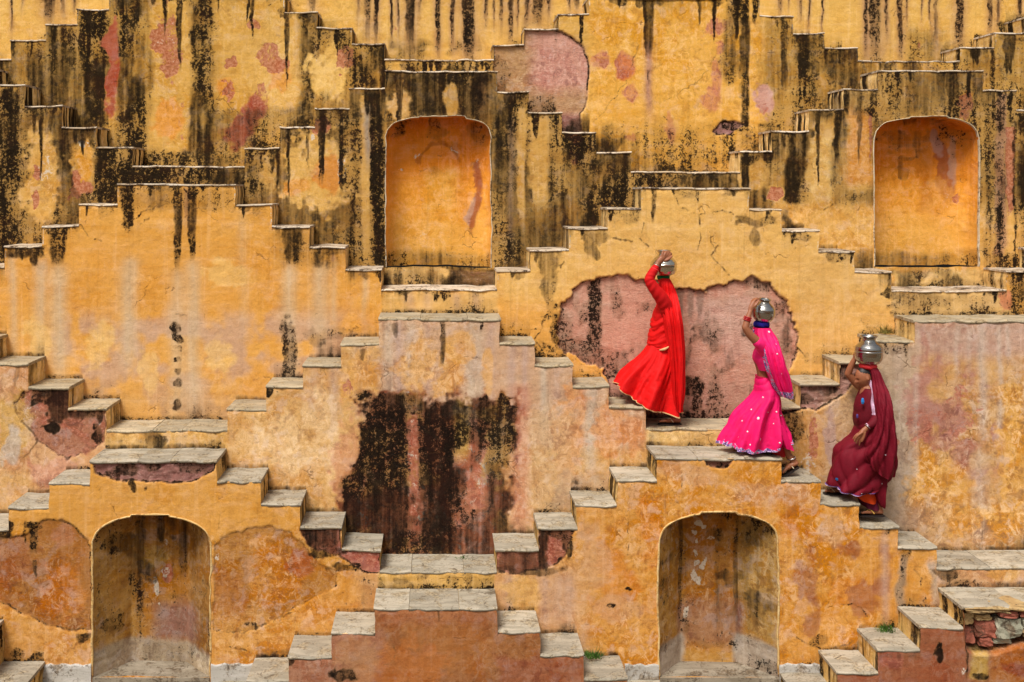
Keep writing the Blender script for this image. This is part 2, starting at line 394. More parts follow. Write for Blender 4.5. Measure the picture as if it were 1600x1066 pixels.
def paint_G(P):
    P.B(P.r(0, 1600, 55, 120, 30), (206, 156, 78), .6)
    P.dk(P.r(590, 800, 62, 100, 14)*sst(.4, .6, P.n1), .42); P.dk(P.r(1410, 1480, 40, 100, 20), .4); P.dk(P.r(1090, 1170, -20, 20, 20), .3)
    for x, y, w in ((20, 55, 4), (34, 15, 4), (78, 37, 20), (98, 32, 8), (118, 20, 6), (452, 12, 10), (488, 20, 12), (560, 32, 5), (575, 66, 9), (587, 66, 7),
                    (612, 64, 4), (623, 56, 4), (640, 80, 14), (656, 20, 5), (685, 90, 8), (708, 86, 6), (731, 100, 20), (761, 38, 6), (773, 42, 4),
                    (783, 47, 6), (798, 66, 8), (809, 48, 4), (823, 46, 7), (840, 46, 16), (857, 30, 6), (889, 16, 5), (901, 16, 10),
                    (1219, 24, 7), (1231, 12, 3), (1251, 30, 5), (1263, 50, 4), (1284, 58, 3), (1352, 95, 6), (1367, 100, 19), (1384, 62, 5),
                    (1406, 96, 8), (1418, 42, 4), (1440, 32, 3), (1453, 42, 3), (1463, 88, 6), (1499, 74, 13), (1546, 62, 8), (1558, 46, 5), (1593, 42, 6)):
        P.B(P.s_(x, -200, y+6, w*1.7, .2), (150, 108, 100), .6); P.dk(P.d(x, -200, y, w*1.25, .25), .74)
    P.dk(P.r(1558, 1600, 28, 46, 4), .8); P.rd(P.e(1430, 70, 8, 6), .5); P.rd(P.e(613, 45, 8, 8), .4)

def paint_F(P):
    BRK = .45+.6*sst(.36, .52, fbm(P.x0/30, P.y0/75, 17, 4))
    P.dk(P.r(-20, 600, -40, 300, 20), .46); P.dk(P.r(1190, 1640, -40, 260, 20), .36); P.dk(P.r(920, 1190, 190, 280, 26), .34)
    P.B(P.r(920, 1190, -20, 270, 14), (228, 165, 72)); P.B(P.r(400, 480, 20, 200, 20), (224, 172, 92), .7)
    for x0, x1, y0, y1, v in ((-20, 125, -20, 250, .40), (120, 168, -20, 250, .60), (186, 230, -20, 262, .62), (296, 336, -20, 262, .60),
                              (468, 492, 50, 175, .66), (545, 600, 60, 140, .5), (1187, 1345, 20, 240, .34), (1128, 1152, 0, 130, .40)):
        P.dk(P.r(x0, x1, y0, y1, 11)*BRK*(.72+.6*P.st), min(1, v*1.5))
    P.dk(P.r(185, 470, 236, 270, 8), .55); P.dk(P.r(985, 1160, 232, 275, 10), .42); P.dk(P.r(445, 560, 15, 60, 6), .34)
    P.dk(P.r(400, 500, 150, 260, 22)*sst(.4, .6, P.n1), .5); P.dk(P.r(335, 480, -20, 25, 12), .38)
    P.cl(P.r(236, 294, -30, 240, 6), .9); P.cl(P.r(338, 468, 0, 170, 10), .85)
    P.B(P.e(176, 90, 11, 70), TER); P.cl(P.e(176, 95, 9, 78), .95)
    P.rd(P.e(262, 75, 22, 55), .62); P.wh(P.e(266, 60, 18, 40), .34); P.B(P.e(265, 185, 22, 35), ORG, .8); P.rd(P.e(285, 190, 6, 40), .4)
    for a in ((358, 100, 14, 13), (356, 142, 9, 20), (395, 38, 12, 8), (418, 88, 18, 26), (535, 92, 20, 28, 20), (432, 100, 24, 14)): P.rd(P.e(*a), .7)
    P.B(P.e(386, 190, 19, 46, 28), TER); P.raw = np.maximum(P.raw, P.e(386, 190, 19, 46, 28)*.4)
    P.B(P.e(354, 138, 12, 16), ORG, .8); P.B(P.e(440, 120, 16, 26), ORG, .7); P.rd(P.e(408, 155, 12, 40), .55)
    P.B(P.e(515, 110, 32, 52), (226, 178, 98)); P.cl(P.e(515, 110, 30, 50), .9); P.wh(P.e(505, 92, 14, 10), .4)
    # right: broken plaster showing pink render
    t = P.hole([(818, 47), (868, 44), (891, 54), (911, 73), (921, 98), (921, 135), (916, 162), (905, 178), (912, 205), (878, 210), (830, 190), (770, 190), (770, 70), (818, 70)],
               .028, (206, 146, 128), .8, 4)
    P.B(t*P.r(760, 830, 40, 220, 22), (184, 140, 88), .85); P.B(t*P.r(820, 930, 140, 180, 14), (184, 142, 96), .8); P.B(t*P.r(870, 920, 178, 215, 8), (150, 100, 92), .9)
    P.dk(t*P.e(770, 120, 30, 40), .35); P.dk(P.d(908, 25, 70, 8), .7)
    P.dk(P.d(1014, -20, 88, 16, .2), .85); P.B(P.s_(1015, 60, 185, 12, .3), (168, 120, 118), .8); P.dk(P.d(1014, 110, 135, 5), .5)
    P.dk(P.d(1163, -20, 215, 18, .3), .8)
    for a in ((940, 95, 14, 14), (978, 100, 15, 19), (1107, 155, 20, 20), (1120, 130, 9, 30), (985, 145, 13, 14), (1118, 42, 18, 13), (985, 213, 9, 9), (1125, 75, 7, 12),
              (1048, 205, 6, 20)): P.B(P.e(*a), (206, 120, 96), .55); P.rd(P.e(*a), .5)
    P.B(P.e(978, 105, 14, 16), (204, 100, 62), .6); P.B(P.e(1195, 158, 15, 27), PNK); P.cl(P.e(1195, 158, 15, 27), .9); P.rd(P.e(1192, 172, 9, 12), .6)
    P.hole([(1112, 205), (1125, 192), (1150, 190), (1165, 193), (1150, 203), (1138, 212), (1120, 212)], .02, (160, 112, 108), .8, 3)
    P.dk(P.e(1148, 197, 18, 6), .6)
    for x in (960, 1060, 1085, 1110, 1290): P.dk(P.e(x, 225, 22, 30), .36)
    P.dk(P.d(1225, 25, 150, 13, .3), .72); P.dk(P.r(1285, 1345, 74, 100, 6), .6); P.dk(P.d(1550, 55, 150, 10, .3), .8); P.dk(P.r(1500, 1600, 60, 80, 8), .3)
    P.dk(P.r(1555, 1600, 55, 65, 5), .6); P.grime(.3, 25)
    for a, b_ in (((930, 190), (1000, 70)), ((1040, 160), (1120, 90)), ((1060, 240), (1035, 180))):
        P.crack([a, ((a[0]+b_[0])/2+14, (a[1]+b_[1])/2), b_], 1.2, .5)

def paint_E(P):
    BRK = .45+.6*sst(.36, .52, fbm(P.x0/30, P.y0/75, 27, 4))
    P.dk(P.r(-40, 1215, 60, 470, 20), .50); P.dk(P.r(1215, 1660, 60, 330, 20), .40); P.dk(P.r(603, 776, 100, 190, 6), .6)
    P.B(P.r(-20, 600, 330, 430, 20), (180, 132, 66), .5); P.B(P.r(1200, 1620, 320, 470, 20), (222, 164, 86), .9)
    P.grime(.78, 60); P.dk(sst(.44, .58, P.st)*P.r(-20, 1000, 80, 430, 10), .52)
    P.dk(P.r(-20, 620, 335, 430, 16), .50); P.dk(P.r(770, 900, 340, 430, 16), .58)
    for x0, x1, y0, y1, v in ((-5, 36, 140, 400, .62), (93, 112, 190, 340, .58), (148, 210, 228, 330, .55), (205, 385, 258, 295, .6), (383, 440, 226, 330, .5),
                              (578, 604, 140, 420, .64), (545, 562, 160, 420, .5), (603, 776, 105, 182, .55), (768, 800, 140, 420, .46), (876, 932, 205, 360, .68),
                              (928, 990, 236, 330, .55), (986, 1160, 266, 295, .5), (1226, 1266, 205, 318, .66), (1264, 1372, 168, 185, .55), (1552, 1572, 140, 420, .5),
                              (1588, 1610, 165, 420, .62), (1536, 1552, 180, 420, .36), (1372, 1536, 108, 180, .30), (1156, 1206, 232, 262, .5)):
        P.dk(P.r(x0, x1, y0, y1, 10)*BRK*(.75+.6*P.st), min(1, v*1.5))
    P.cl(P.e(66, 280, 27, 72), .9); P.B(P.e(66, 280, 27, 72), (214, 160, 84)); P.rd(P.e(58, 270, 6, 13), .9); P.rd(P.e(57, 312, 5, 15), .9); P.wh(P.e(72, 265, 12, 22), .5)
    P.cl(P.e(130, 262, 18, 45), .9); P.B(P.e(134, 250, 12, 32), (216, 152, 66)); P.rd(P.e(118, 290, 9, 26), .85); P.rd(P.e(136, 292, 12, 12), .7); P.wh(P.e(130, 222, 12, 5), .6)
    P.cl(P.e(492, 272, 50, 70), .93); P.B(P.e(492, 272, 50, 70), (218, 166, 88)); P.B(P.e(515, 270, 20, 34), (206, 124, 48), .8); P.B(P.e(466, 290, 22, 12), ORG, .6)
    P.rd(P.e(500, 198, 18, 16), .7); P.wh(P.e(534, 262, 8, 26), .55); P.dk(P.d(534, 195, 305, 9, .3), .75); P.wh(P.e(489, 218, 4, 6), .7)
    P.cl(P.d(572, 150, 420, 13, .1), .85); P.B(P.s_(573, 160, 260, 10), (150, 140, 132), .8)
    P.cl(P.e(626, 160, 17, 30), .9); P.B(P.e(626, 160, 16, 28), (216, 166, 100)); P.cl(P.e(705, 155, 12, 26), .8); P.B(P.s_(752, 108, 186, 22, .1), (150, 90, 74), .7)
    P.cl(P.d(842, 178, 330, 34, .2), .85); P.cl(P.d(815, 170, 360, 14, .2), .7); P.B(P.s_(798, 180, 400, 10, .1), (140, 120, 112), .7); P.rd(P.d(898, 205, 260, 24), .55)
    P.B(P.e(830, 370, 40, 60), (196, 150, 80), .7); P.cl(P.e(420, 265, 14, 34), .7)
    P.cl(P.e(1180, 275, 24, 26), .7); P.rd(P.e(1208, 304, 17, 12), 1); P.cl(P.e(1208, 304, 20, 14), .9)
    P.cl(P.r(1266, 1300, 190, 330, 8), .8); P.dk(P.d(1308, 172, 262, 12, .4), .75); P.B(P.r(1322, 1362, 172, 290, 8), (208, 136, 62), .75); P.cl(P.r(1322, 1362, 178, 300, 8), .8)
    P.rd(P.d(1361, 175, 250, 7), .6); P.B(P.e(1290, 260, 22, 50), (222, 176, 104), .8)
    P.cl(P.r(1225, 1362, 322, 430, 10), .8)
    P.dk(P.d(1385, 108, 152, 6, .2), .85); P.dk(P.d(1493, 108, 190, 14, .1), .8); P.rd(P.e(1513, 165, 10, 20), .75); P.B(P.e(1513, 148, 8, 8), ORG, .8)
    P.B(P.r(1556, 1572, 150, 400, 4), (186, 132, 118), .6); P.rd(P.d(1578, 200, 340, 16, .2), 1); P.cl(P.d(1578, 200, 335, 12, .2), .7); P.dk(P.d(1586, 190, 420, 6), .7)
    # base below the niches
    P.B(P.r(596, 776, 419, 460, 3), (220, 172, 104)); P.cl(P.r(596, 700, 419, 460, 3), .85); P.dk(P.r(703, 772, 419, 447, 2), .78); P.B(P.r(703, 772, 419, 447, 2), (130, 96, 60))
    P.B(P.r(1396, 1545, 424, 470, 3), (214, 170, 104)); P.dk(P.r(1450, 1545, 436, 460, 6), .36); P.dk(P.e(1530, 436, 12, 14), .5)
    P.hole([(704, 421), (772, 420), (772, 445), (704, 446)], .012, None, 1, 2, .3, rough=.02)
    for c in ([(1425, 112), (1440, 135), (1430, 150), (1450, 182)], [(1440, 135), (1465, 120)], [(1385, 182), (1375, 210), (1385, 235)], [(1290, 330), (1320, 305), (1360, 312)]):
        P.crack(c, 1.2, .6)

def paint_D(P):
    P.B(P.r(-20, 560, 380, 500, 40), (218, 146, 62), .55)
    P.B(P.r(90, 570, 490, 670, 26)*sst(.35, .6, P.n1), LAV, .62); P.B(P.r(90, 570, 600, 680, 26), (204, 154, 96), .5)
    for x, y0, y1, w, a in ((20, 395, 565, 9, .6), (63, 405, 575, 15, .72), (91, 412, 600, 19, .78), (200, 400, 580, 20, .75), (277, 418, 660, 18, .62), (302, 405, 650, 17, .68),
                            (453, 412, 640, 17, .75), (500, 410, 545, 20, .7), (522, 400, 520, 6, .4), (568, 428, 500, 7, .6), (380, 330, 520, 10, .25)):
        P.B(P.s_(x, y0, y1, w*1.3, .05), (204, 176, 142), a)
    for a in ((233, 580, 15, 34), (150, 545, 22, 26), (165, 520, 16, 22), (345, 560, 24, 24), (350, 430, 40, 22), (60, 530, 20, 30)): P.B(P.e(*a), (232, 184, 110), .6)
    P.dk(P.r(8, 70, 384, 404, 5), .66); P.dk(P.d(55, 390, 416, 18), .7); P.dk(P.d(91, 353, 418, 34, .5), .76); P.dk(P.r(66, 126, 352, 366, 4), .4)
    P.dk(P.d(201, 287, 362, 24, .4), .74); P.dk(P.d(277, 287, 420, 15, .3), .95); P.dk(P.d(300, 287, 405, 17, .4), .86); P.B(P.s_(289, 287, 360, 8), (150, 112, 100), .6)
    P.dk(P.d(455, 353, 416, 34, .2), .84); P.dk(P.r(485, 540, 385, 400, 4), .55); P.dk(P.d(497, 390, 420, 20), .6); P.dk(P.e(505, 405, 20, 12), .3); P.B(P.e(514, 402, 8, 12), (214, 156, 110), .8)
    P.dk(P.e(452, 552, 13, 46), .55); P.dk(P.e(495, 530, 16, 12), .4); P.dk(P.e(452, 583, 10, 10), .6); P.dk(P.e(566, 430, 8, 8), .5)
    for y in (512, 530, 545, 560, 580, 600, 635): P.dk(P.e(277+rng.uniform(-3, 3), y, 7, 8), .62)
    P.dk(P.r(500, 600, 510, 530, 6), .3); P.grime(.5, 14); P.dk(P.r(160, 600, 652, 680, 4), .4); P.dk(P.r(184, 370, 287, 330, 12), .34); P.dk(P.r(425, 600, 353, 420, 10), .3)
    for c in ([(330, 300), (350, 322), (365, 310)], [(200, 350), (230, 330), (262, 320)], [(220, 350), (235, 342)], [(128, 354), (140, 372), (160, 376)], [(277, 490), (310, 495)],
              [(350, 320), (362, 330)]): P.crack(c, 1.5, .7)
    # right half
    P.B(P.r(775, 1400, 280, 470, 20), (226, 174, 98), .85); P.B(P.r(1240, 1400, 400, 600, 20), (220, 168, 98), .7)
    P.dk(P.d(1021, 293, 348, 9, .5), .9); P.dk(P.d(1075, 293, 312, 34, .3), .42); P.dk(P.d(1091, 293, 318, 7), .6)
    for a in ((985, 340, 16, 14), (930, 368, 22, 16), (925, 395, 14, 12), (852, 410, 20, 26), (860, 440, 14, 20), (812, 432, 10, 8), (1185, 345, 30, 10), (1250, 372, 20, 8),
              (1310, 405, 20, 10), (1180, 370, 12, 14), (1310, 362, 14, 22)): P.dk(P.e(*a), .42)
    for c in ([(1050, 300), (1062, 325), (1090, 335), (1130, 328), (1165, 340)], [(1090, 335), (1095, 372), (1088, 395)], [(960, 372), (990, 378)], [(1060, 305), (1075, 300)],
              [(1110, 360), (1120, 395)], [(1005, 350), (1000, 372), (1012, 385)], [(905, 360), (930, 375), (925, 400)], [(1160, 350), (1180, 365)], [(1140, 430), (1110, 400), (1125, 385)]):
        P.crack(c, 1.5, .75)
    t = P.hole([(872, 500), (876, 486), (880, 471), (893, 463), (897, 451), (911, 438), (935, 436), (976, 430), (996, 436), (1016, 433), (1057, 449), (1078, 454), (1097, 457), (1121, 446),
            (1155, 438), (1168, 433), (1192, 434), (1212, 448), (1217, 458), (1232, 482), (1244, 508), (1248, 529), (1246, 549), (1238, 566), (1230, 577), (1225, 600), (1225, 690), (960, 690),
            (946, 586), (944, 575), (918, 569), (908, 559), (884, 552), (874, 535)], .034, (208, 150, 128), 1., 8, .6)
    P.B(t*sst(.5, .66, P.n1), (190, 150, 128), .6); P.B(t*sst(.52, .68, P.n2), (190, 118, 96), .5); P.dk(t*sst(.5, .72, fbm(P.x0/26, P.y0/40, 91, 4)), .42)
    P.B(t*P.e(1000, 500, 60, 60), (214, 154, 132), .6); P.B(t*P.r(930, 1240, 600, 700, 26), (184, 132, 118), .7); P.B(t*P.e(1150, 520, 60, 50), (210, 166, 150), .6)
    P.dk(t*P.d(929, 434, 590, 22, -.2), .62); P.dk(t*P.e(945, 575, 24, 18), .6); P.dk(P.e(872, 512, 13, 34), .68); P.dk(t*P.e(895, 545, 26, 12), .5)
    P.dk(t*P.e(1080, 605, 22, 22), .62); P.dk(t*P.e(1088, 628, 9, 22), .6); P.dk(t*P.e(1070, 650, 40, 8), .62); P.dk(t*P.e(1130, 650, 60, 10), .4)
    for x in (1066, 1080, 1096): P.B(t*P.d(x, 452, 500, 11), (132, 104, 88), .7)
    for c in ([(850, 500), (838, 530)], [(870, 480), (845, 495)], [(862, 510), (830, 515)], [(868, 540), (850, 545), (840, 535)], [(1245, 545), (1258, 560)], [(862, 440), (880, 410)]): P.crack(c, 1.6, .8)
    P.dk(P.e(855, 480, 12, 30), .4); P.dk(P.e(1300, 560, 50, 12), .32); P.dk(P.e(1390, 530, 20, 10), .34)
    P.B(P.r(1395, 1580, 455, 500, 4), (212, 166, 104)); P.dk(P.e(1445, 472, 48, 16), .42); P.dk(P.r(1390, 1480, 484, 496, 4), .34); P.B(P.e(1573, 470, 10, 18), (206, 110, 84), .7)
    P.dk(P.r(1580, 1640, 424, 500, 5), .66); P.dk(P.d(1392, 428, 452, 10), .5)
    P.B(P.r(596, 776, 455, 495, 4), (222, 172, 102), .8)
    for x in (640, 668, 715, 745): P.B(P.s_(x, 455, 490, 14), LAV, .6)
    P.dk(P.r(600, 770, 486, 496, 4), .3); P.dk(P.e(675, 460, 20, 4), .4)

def paint_C(P):
    P.B(P.r(-20, 170, 560, 800, 14), (208, 156, 116), .7); P.B(P.r(592, 1010, 490, 700, 10), (200, 158, 130), .75)
    for x, a in ((605, .5), (622, .7), (640, .4), (668, .5), (735, .6), (750, .5), (765, .6), (800, .7), (822, .7), (850, .7), (870, .5), (905, .6), (925, .6), (968, .5), (985, .5), (490, .4), (520, .5), (560, .5), (575, .3)):
        P.B(P.s_(x, 498, 640+rng.uniform(0, 100), rng.uniform(9, 17), .1), LAV if rng.random() < .6 else (196, 180, 160), a)
    for a in ((655, 560, 30, 40), (700, 580, 26, 40), (720, 545, 24, 30), (560, 590, 30, 40), (760, 580, 12, 40)): P.B(P.e(*a), (222, 160, 84), .7)
    for a in ((890, 690, 22, 60), (950, 670, 26, 50), (900, 640, 16, 40), (985, 680, 22, 36)): P.B(P.e(*a), (214, 142, 84), .7)
    P.B(P.r(790, 900, 640, 850, 22), (206, 164, 120), .6); P.B(P.r(800, 826, 600, 850, 8), (206, 140, 112), .6); P.B(P.e(930, 780, 60, 40), (190, 158, 128), .6)
    P.B(P.r(356, 560, 640, 830, 20), (216, 164, 100), .7)
    for a in ((440, 680, 34, 34), (500, 640, 24, 50), (470, 720, 40, 24), (400, 700, 20, 40), (520, 700, 10, 60)): P.B(P.e(*a), (232, 190, 140), .6)
    P.B(P.e(540, 720, 22, 70), (206, 136, 104), .6); P.rd(P.e(545, 640, 12, 60), .36)
    P.dk(P.d(692, 500, 572, 9, .2), .7); P.dk(P.d(618, 505, 530, 12), .4); P.dk(P.d(752, 500, 520, 6), .6); P.dk(P.d(566, 545, 565, 8), .5); P.dk(P.e(420, 612, 8, 10), .8)
    # black mouldy hollow in the middle
    t = P.hole([(560, 622), (590, 616), (620, 612), (655, 616), (690, 620), (720, 624), (745, 622), (790, 620), (806, 624), (808, 650), (806, 690), (796, 730), (800, 780), (796, 835), (770, 850), (765, 880),
            (590, 880), (575, 845), (540, 830), (527, 790), (530, 762), (552, 725), (562, 690), (562, 650)], .010, (170, 98, 74), .5, 26, .12, soft=9)
    P.B(t*sst(.5, .62, P.n1), (206, 150, 84), .7); P.B(t*sst(.55, .66, P.n2), (150, 74, 54), .7)
    P.B(t*P.r(712, 770, 690, 870, 10), (194, 120, 92)); P.rd(t*P.r(640, 660, 640, 860, 5), .7); P.B(t*P.d(722, 622, 720, 26, .1), (214, 166, 88)); P.B(t*P.e(780, 690, 26, 60), (206, 160, 92), .8)
    for x0, x1, y0, y1, v in ((555, 642, 612, 800, 1.0), (530, 636, 700, 870, .9), (655, 712, 660, 870, 1.0), (660, 720, 616, 720, .85), (742, 806, 616, 700, .85), (775, 800, 690, 860, .5), (590, 710, 830, 880, .7), (540, 806, 612, 880, .62), (640, 700, 612, 700, .7), (715, 760, 740, 870, .5)):
        P.dk(t*P.r(x0, x1, y0, y1, 7), v)
    P.cl(t*P.d(647, 650, 840, 16, .1)*sst(.35, .5, P.n1), .7); P.cl(t*P.r(712, 760, 660, 860, 9)*sst(.4, .55, P.n1), .7); P.wh(t*sst(.5, .66, P.n2), .46); P.dk(t*P.e(680, 760, 14, 20), .95); P.dk(P.r(590, 770, 855, 880, 5), .5)
    P.dk(P.e(545, 800, 16, 40), .6)
    # left staircase
    t = P.hole([(22, 628), (48, 606), (106, 604), (110, 640), (166, 640), (164, 690), (140, 705), (106, 720), (60, 690), (30, 650)], .012, (196, 120, 92), .6, 7, .5)
    P.rd(t, .4); P.B(t, (160, 108, 82), .7); P.dk(t*P.e(82, 617, 34, 18), 1.0); P.dk(t*P.e(90, 635, 26, 34), .7); P.dk(t*P.r(108, 166, 640, 656, 5), .6); P.wh(t*P.e(46, 640, 14, 30), .42); P.dk(P.e(78, 670, 17, 9), 1.3); P.dk(P.e(155, 650, 6, 12), .8); P.dk(P.e(152, 680, 8, 14), .7)
    P.wh(P.e(160, 672, 8, 16), .4); P.B(P.e(20, 670, 30, 50), (206, 158, 84), .8); P.B(P.e(20, 700, 14, 30), GRW, .6); P.B(P.e(90, 740, 40, 26), (212, 150, 126), .7); P.B(P.r(-20, 50, 740, 800, 14), (206, 156, 88), .6)
    P.crack([(40, 715), (60, 690), (38, 660)], 2, .6); P.crack([(120, 662), (140, 642)], 1.6, .8); P.dk(P.e(24, 585, 6, 18), .4)
    P.B(P.r(166, 356, 672, 702, 4), (214, 164, 96)); P.dk(P.e(245, 690, 18, 10), .6); P.dk(P.r(180, 345, 694, 704, 4), .45); P.dk(P.e(235, 678, 10, 8), .5); P.dk(P.e(342, 676, 6, 6), .5)
    P.B(P.r(1012, 1194, 672, 702, 4), (212, 168, 104)); P.dk(P.r(1010, 1190, 692, 704, 4), .36)
    P.crack([(505, 820), (500, 795), (480, 790)], 1.2, .3)
    # right wall
    t = P.hole([(1196, 641), (1226, 640), (1252, 604), (1309, 600), (1316, 567), (1350, 566), (1346, 588), (1333, 602), (1322, 612), (1300, 628), (1277, 641), (1262, 639), (1240, 646), (1210, 645)],
           .03, (172, 126, 112), 1, 5, .9, rough=.04)
    P.dk(t*P.e(1290, 610, 22, 10), .5); P.dk(t*P.e(1325, 580, 10, 20), .5); P.dk(t*P.e(1262, 625, 12, 8), .5); P.wh(t*P.e(1290, 625, 20, 8), .3)
    P.B(P.r(1200, 1290, 650, 800, 12), (206, 148, 84), .7); P.dk(P.e(1240, 670, 20, 30), .48); P.dk(P.e(1232, 650, 12, 18), .5); P.wh(P.e(1262, 725, 14, 16), .5); P.rd(P.e(1270, 690, 10, 40), .5); P.rd(P.e(1225, 720, 9, 40), .4)
    P.crack([(1255, 646), (1258, 665), (1262, 690)], 1.5, .6)
    P.B(P.r(1290, 1425, 620, 850, 14), (196, 158, 122), .7); P.B(P.r(1370, 1432, 540, 860, 8), (186, 160, 136), .85); P.dk(P.e(1398, 545, 24, 10), .34); P.B(P.e(1300, 690, 8, 40), LAV, .8); P.dk(P.r(1270, 1345, 740, 775, 10), .28)
    P.scum += .55*P.r(1428, 1620, 500, 870, 8)
    P.B(P.r(1428, 1620, 500, 870, 8), (204, 152, 96), .9); P.B(P.r(1428, 1620, 500, 560, 16), (192, 152, 134), .9)
    for a in ((1480, 620, 60, 50), (1450, 655, 26, 30), (1510, 600, 28, 50), (1520, 720, 26, 40), (1440, 590, 14, 60), (1560, 700, 12, 50), (1470, 690, 20, 14)):
        P.B(P.e(*a)*sst(.3, .55, P.n1), (178, 120, 104), .8)
    P.rd(P.e(1500, 640, 40, 40), .38); P.rd(P.e(1440, 660, 20, 30), .36)
    for x, y0, y1, w, a in ((1495, 505, 590, 8, .6), (1515, 505, 580, 9, .6), (1535, 505, 690, 13, .8), (1562, 505, 700, 8, .7), (1575, 505, 560, 6, .6), (1531, 700, 860, 24, .6), (1432, 500, 860, 10, .5), (1405, 540, 860, 14, .5)):
        P.B(P.s_(x, y0, y1, w, .05), (200, 176, 158), a)
    for a in ((1470, 760, 50, 40), (1580, 720, 26, 60), (1490, 810, 60, 26), (1580, 640, 20, 40), (1570, 810, 30, 30), (1450, 740, 18, 40)): P.B(P.e(*a), (222, 158, 72), .7)
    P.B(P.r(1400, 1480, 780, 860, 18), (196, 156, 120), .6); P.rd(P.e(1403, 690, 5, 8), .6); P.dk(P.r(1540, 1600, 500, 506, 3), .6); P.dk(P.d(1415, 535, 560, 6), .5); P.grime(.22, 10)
    P.dk(P.r(1465, 1600, 850, 868, 5), .3)

def paint_B(P):
    P.scum *= 1-.6*P.r(-40, 640, 700, 835, 10); P.scum *= 1-.5*P.r(560, 900, 890, 1060, 20)
    P.B(P.r(-20, 640, 715, 880, 20), (212, 148, 66), .6); P.B(P.r(1000, 1420, 715, 1000, 20), (212, 142, 60), .6); P.B(P.r(560, 920, 880, 1060, 14), (204, 148, 96), .8)
    t = P.hole([(-20, 838), (18, 842), (35, 838), (48, 826), (62, 812), (70, 809), (96, 812), (116, 824), (130, 836), (142, 850), (143, 985), (120, 986), (70, 978), (36, 962), (0, 940), (-20, 930)], .012, (166, 106, 50), .4, 5, .55, soft=2.2)
    P.B(t*P.e(100, 930, 34, 40), (196, 118, 44), .7); P.B(t*P.e(95, 835, 20, 22), (176, 112, 74), .7); P.B(t*P.e(20, 880, 30, 40), (158, 92, 54), .6)
    P.dk(P.d(52, 815, 865, 16, .2), .8); P.dk(P.d(54, 876, 905, 8), .7); P.dk(P.d(40, 826, 850, 6), .6); P.dk(P.e(50, 822, 16, 6), .8); P.dk(P.e(5, 828, 16, 14), 1.0); P.crack([(88, 812), (112, 822), (134, 842)], 2.4, .8)
    P.B(P.r(-20, 140, 985, 1036, 10), (206, 142, 72), .8); P.dk(P.e(25, 1018, 14, 10), .5); P.dk(P.e(60, 1024, 10, 6), .5); P.dk(P.e(132, 990, 10, 8), .55); P.dk(P.r(5, 60, 1026, 1040, 4), .4)
    t = P.hole([(334, 850), (348, 840), (372, 832), (420, 822), (452, 830), (470, 846), (500, 880), (528, 892), (528, 915), (500, 930), (450, 958), (420, 975), (385, 988), (334, 986)], .010, (178, 118, 52), .4, 5, .34, soft=2.2)
    P.B(t*P.e(430, 900, 50, 50), (206, 132, 50), .7); P.B(t*P.e(360, 930, 30, 40), (166, 96, 40), .6); P.B(t*P.e(470, 880, 20, 26), (172, 96, 62), .7); P.wh(P.e(341, 870, 4, 8), .7); P.dk(P.e(392, 978, 10, 7), .5)
    P.crack([(336, 986), (375, 990), (420, 976), (460, 955)], 1.4, .6); P.crack([(360, 1010), (395, 1020), (400, 1040)], 2, .7); P.dk(P.r(395, 460, 1018, 1040, 6), .4)
    P.B(P.r(330, 540, 960, 1050, 14), (206, 144, 74), .6)
    t = P.hole([(140, 721), (339, 722), (336, 736), (322, 742), (300, 752), (262, 756), (225, 752), (190, 752), (160, 744), (148, 738)], .022, (150, 100, 92), 1, 4, .85, rough=.03)
    P.dk(t*P.e(190, 735, 30, 12), .55); P.dk(t*P.e(300, 733, 26, 10), .5); P.dk(t*P.e(240, 728, 12, 8), .5); P.dk(P.e(209, 765, 5, 9), .7); P.dk(P.e(227, 762, 3, 5), .7)
    t = P.hole([(468, 824), (533, 824), (533, 858), (594, 860), (594, 893), (575, 897), (548, 885), (530, 868), (500, 862), (478, 850)], .012, (168, 92, 76), .7, 5, .8)
    P.dk(t*P.r(466, 530, 822, 856, 6), .72); P.dk(P.e(510, 862, 30, 7), .66); P.dk(P.e(545, 884, 20, 7), .66); P.rd(t*P.r(536, 590, 862, 892, 4), .5)
    t = P.hole([(774, 861), (842, 860), (842, 826), (898, 826), (892, 848), (884, 866), (872, 882), (840, 892), (800, 896), (776, 890)], .012, (168, 96, 72), .7, 5, .8)
    P.dk(t*P.r(780, 842, 862, 894, 5), .45); P.dk(t*P.r(842, 856, 826, 895, 4), .75); P.dk(t*P.e(875, 830, 26, 8), .6); P.rd(t, .45); P.dk(P.e(830, 892, 50, 6), .6); P.dk(P.e(888, 850, 7, 22), .7)
    P.B(P.r(594, 776, 893, 925, 3), (212, 162, 88)); P.dk(P.r(594, 776, 912, 926, 5), .36); P.dk(P.e(628, 908, 12, 8), .45); P.dk(P.e(710, 905, 10, 8), .5); P.dk(P.e(735, 900, 8, 16), .5); P.dk(P.e(660, 902, 10, 7), .4)
    for x in (795, 850, 872, 890): P.B(P.s_(x, 895, 990, 18, .1), LAV, .55)
    P.B(P.e(820, 930, 26, 30), (214, 160, 88), .7); P.dk(P.r(560, 600, 895, 950, 12), .24)
    t = P.hole([(1100, 716), (1146, 715), (1141, 724), (1132, 731), (1115, 731), (1105, 726)], .025, (140, 90, 78), 1, 3, .95, rough=.02)
    P.dk(t, .3)
    for a in ((1000, 850, 40, 60), (960, 920, 40, 70), (1020, 900, 20, 60), (950, 830, 30, 30), (1250, 810, 30, 26), (1330, 900, 40, 50)): P.B(P.e(*a)*sst(.3, .6, P.n1), (206, 124, 44), .7)
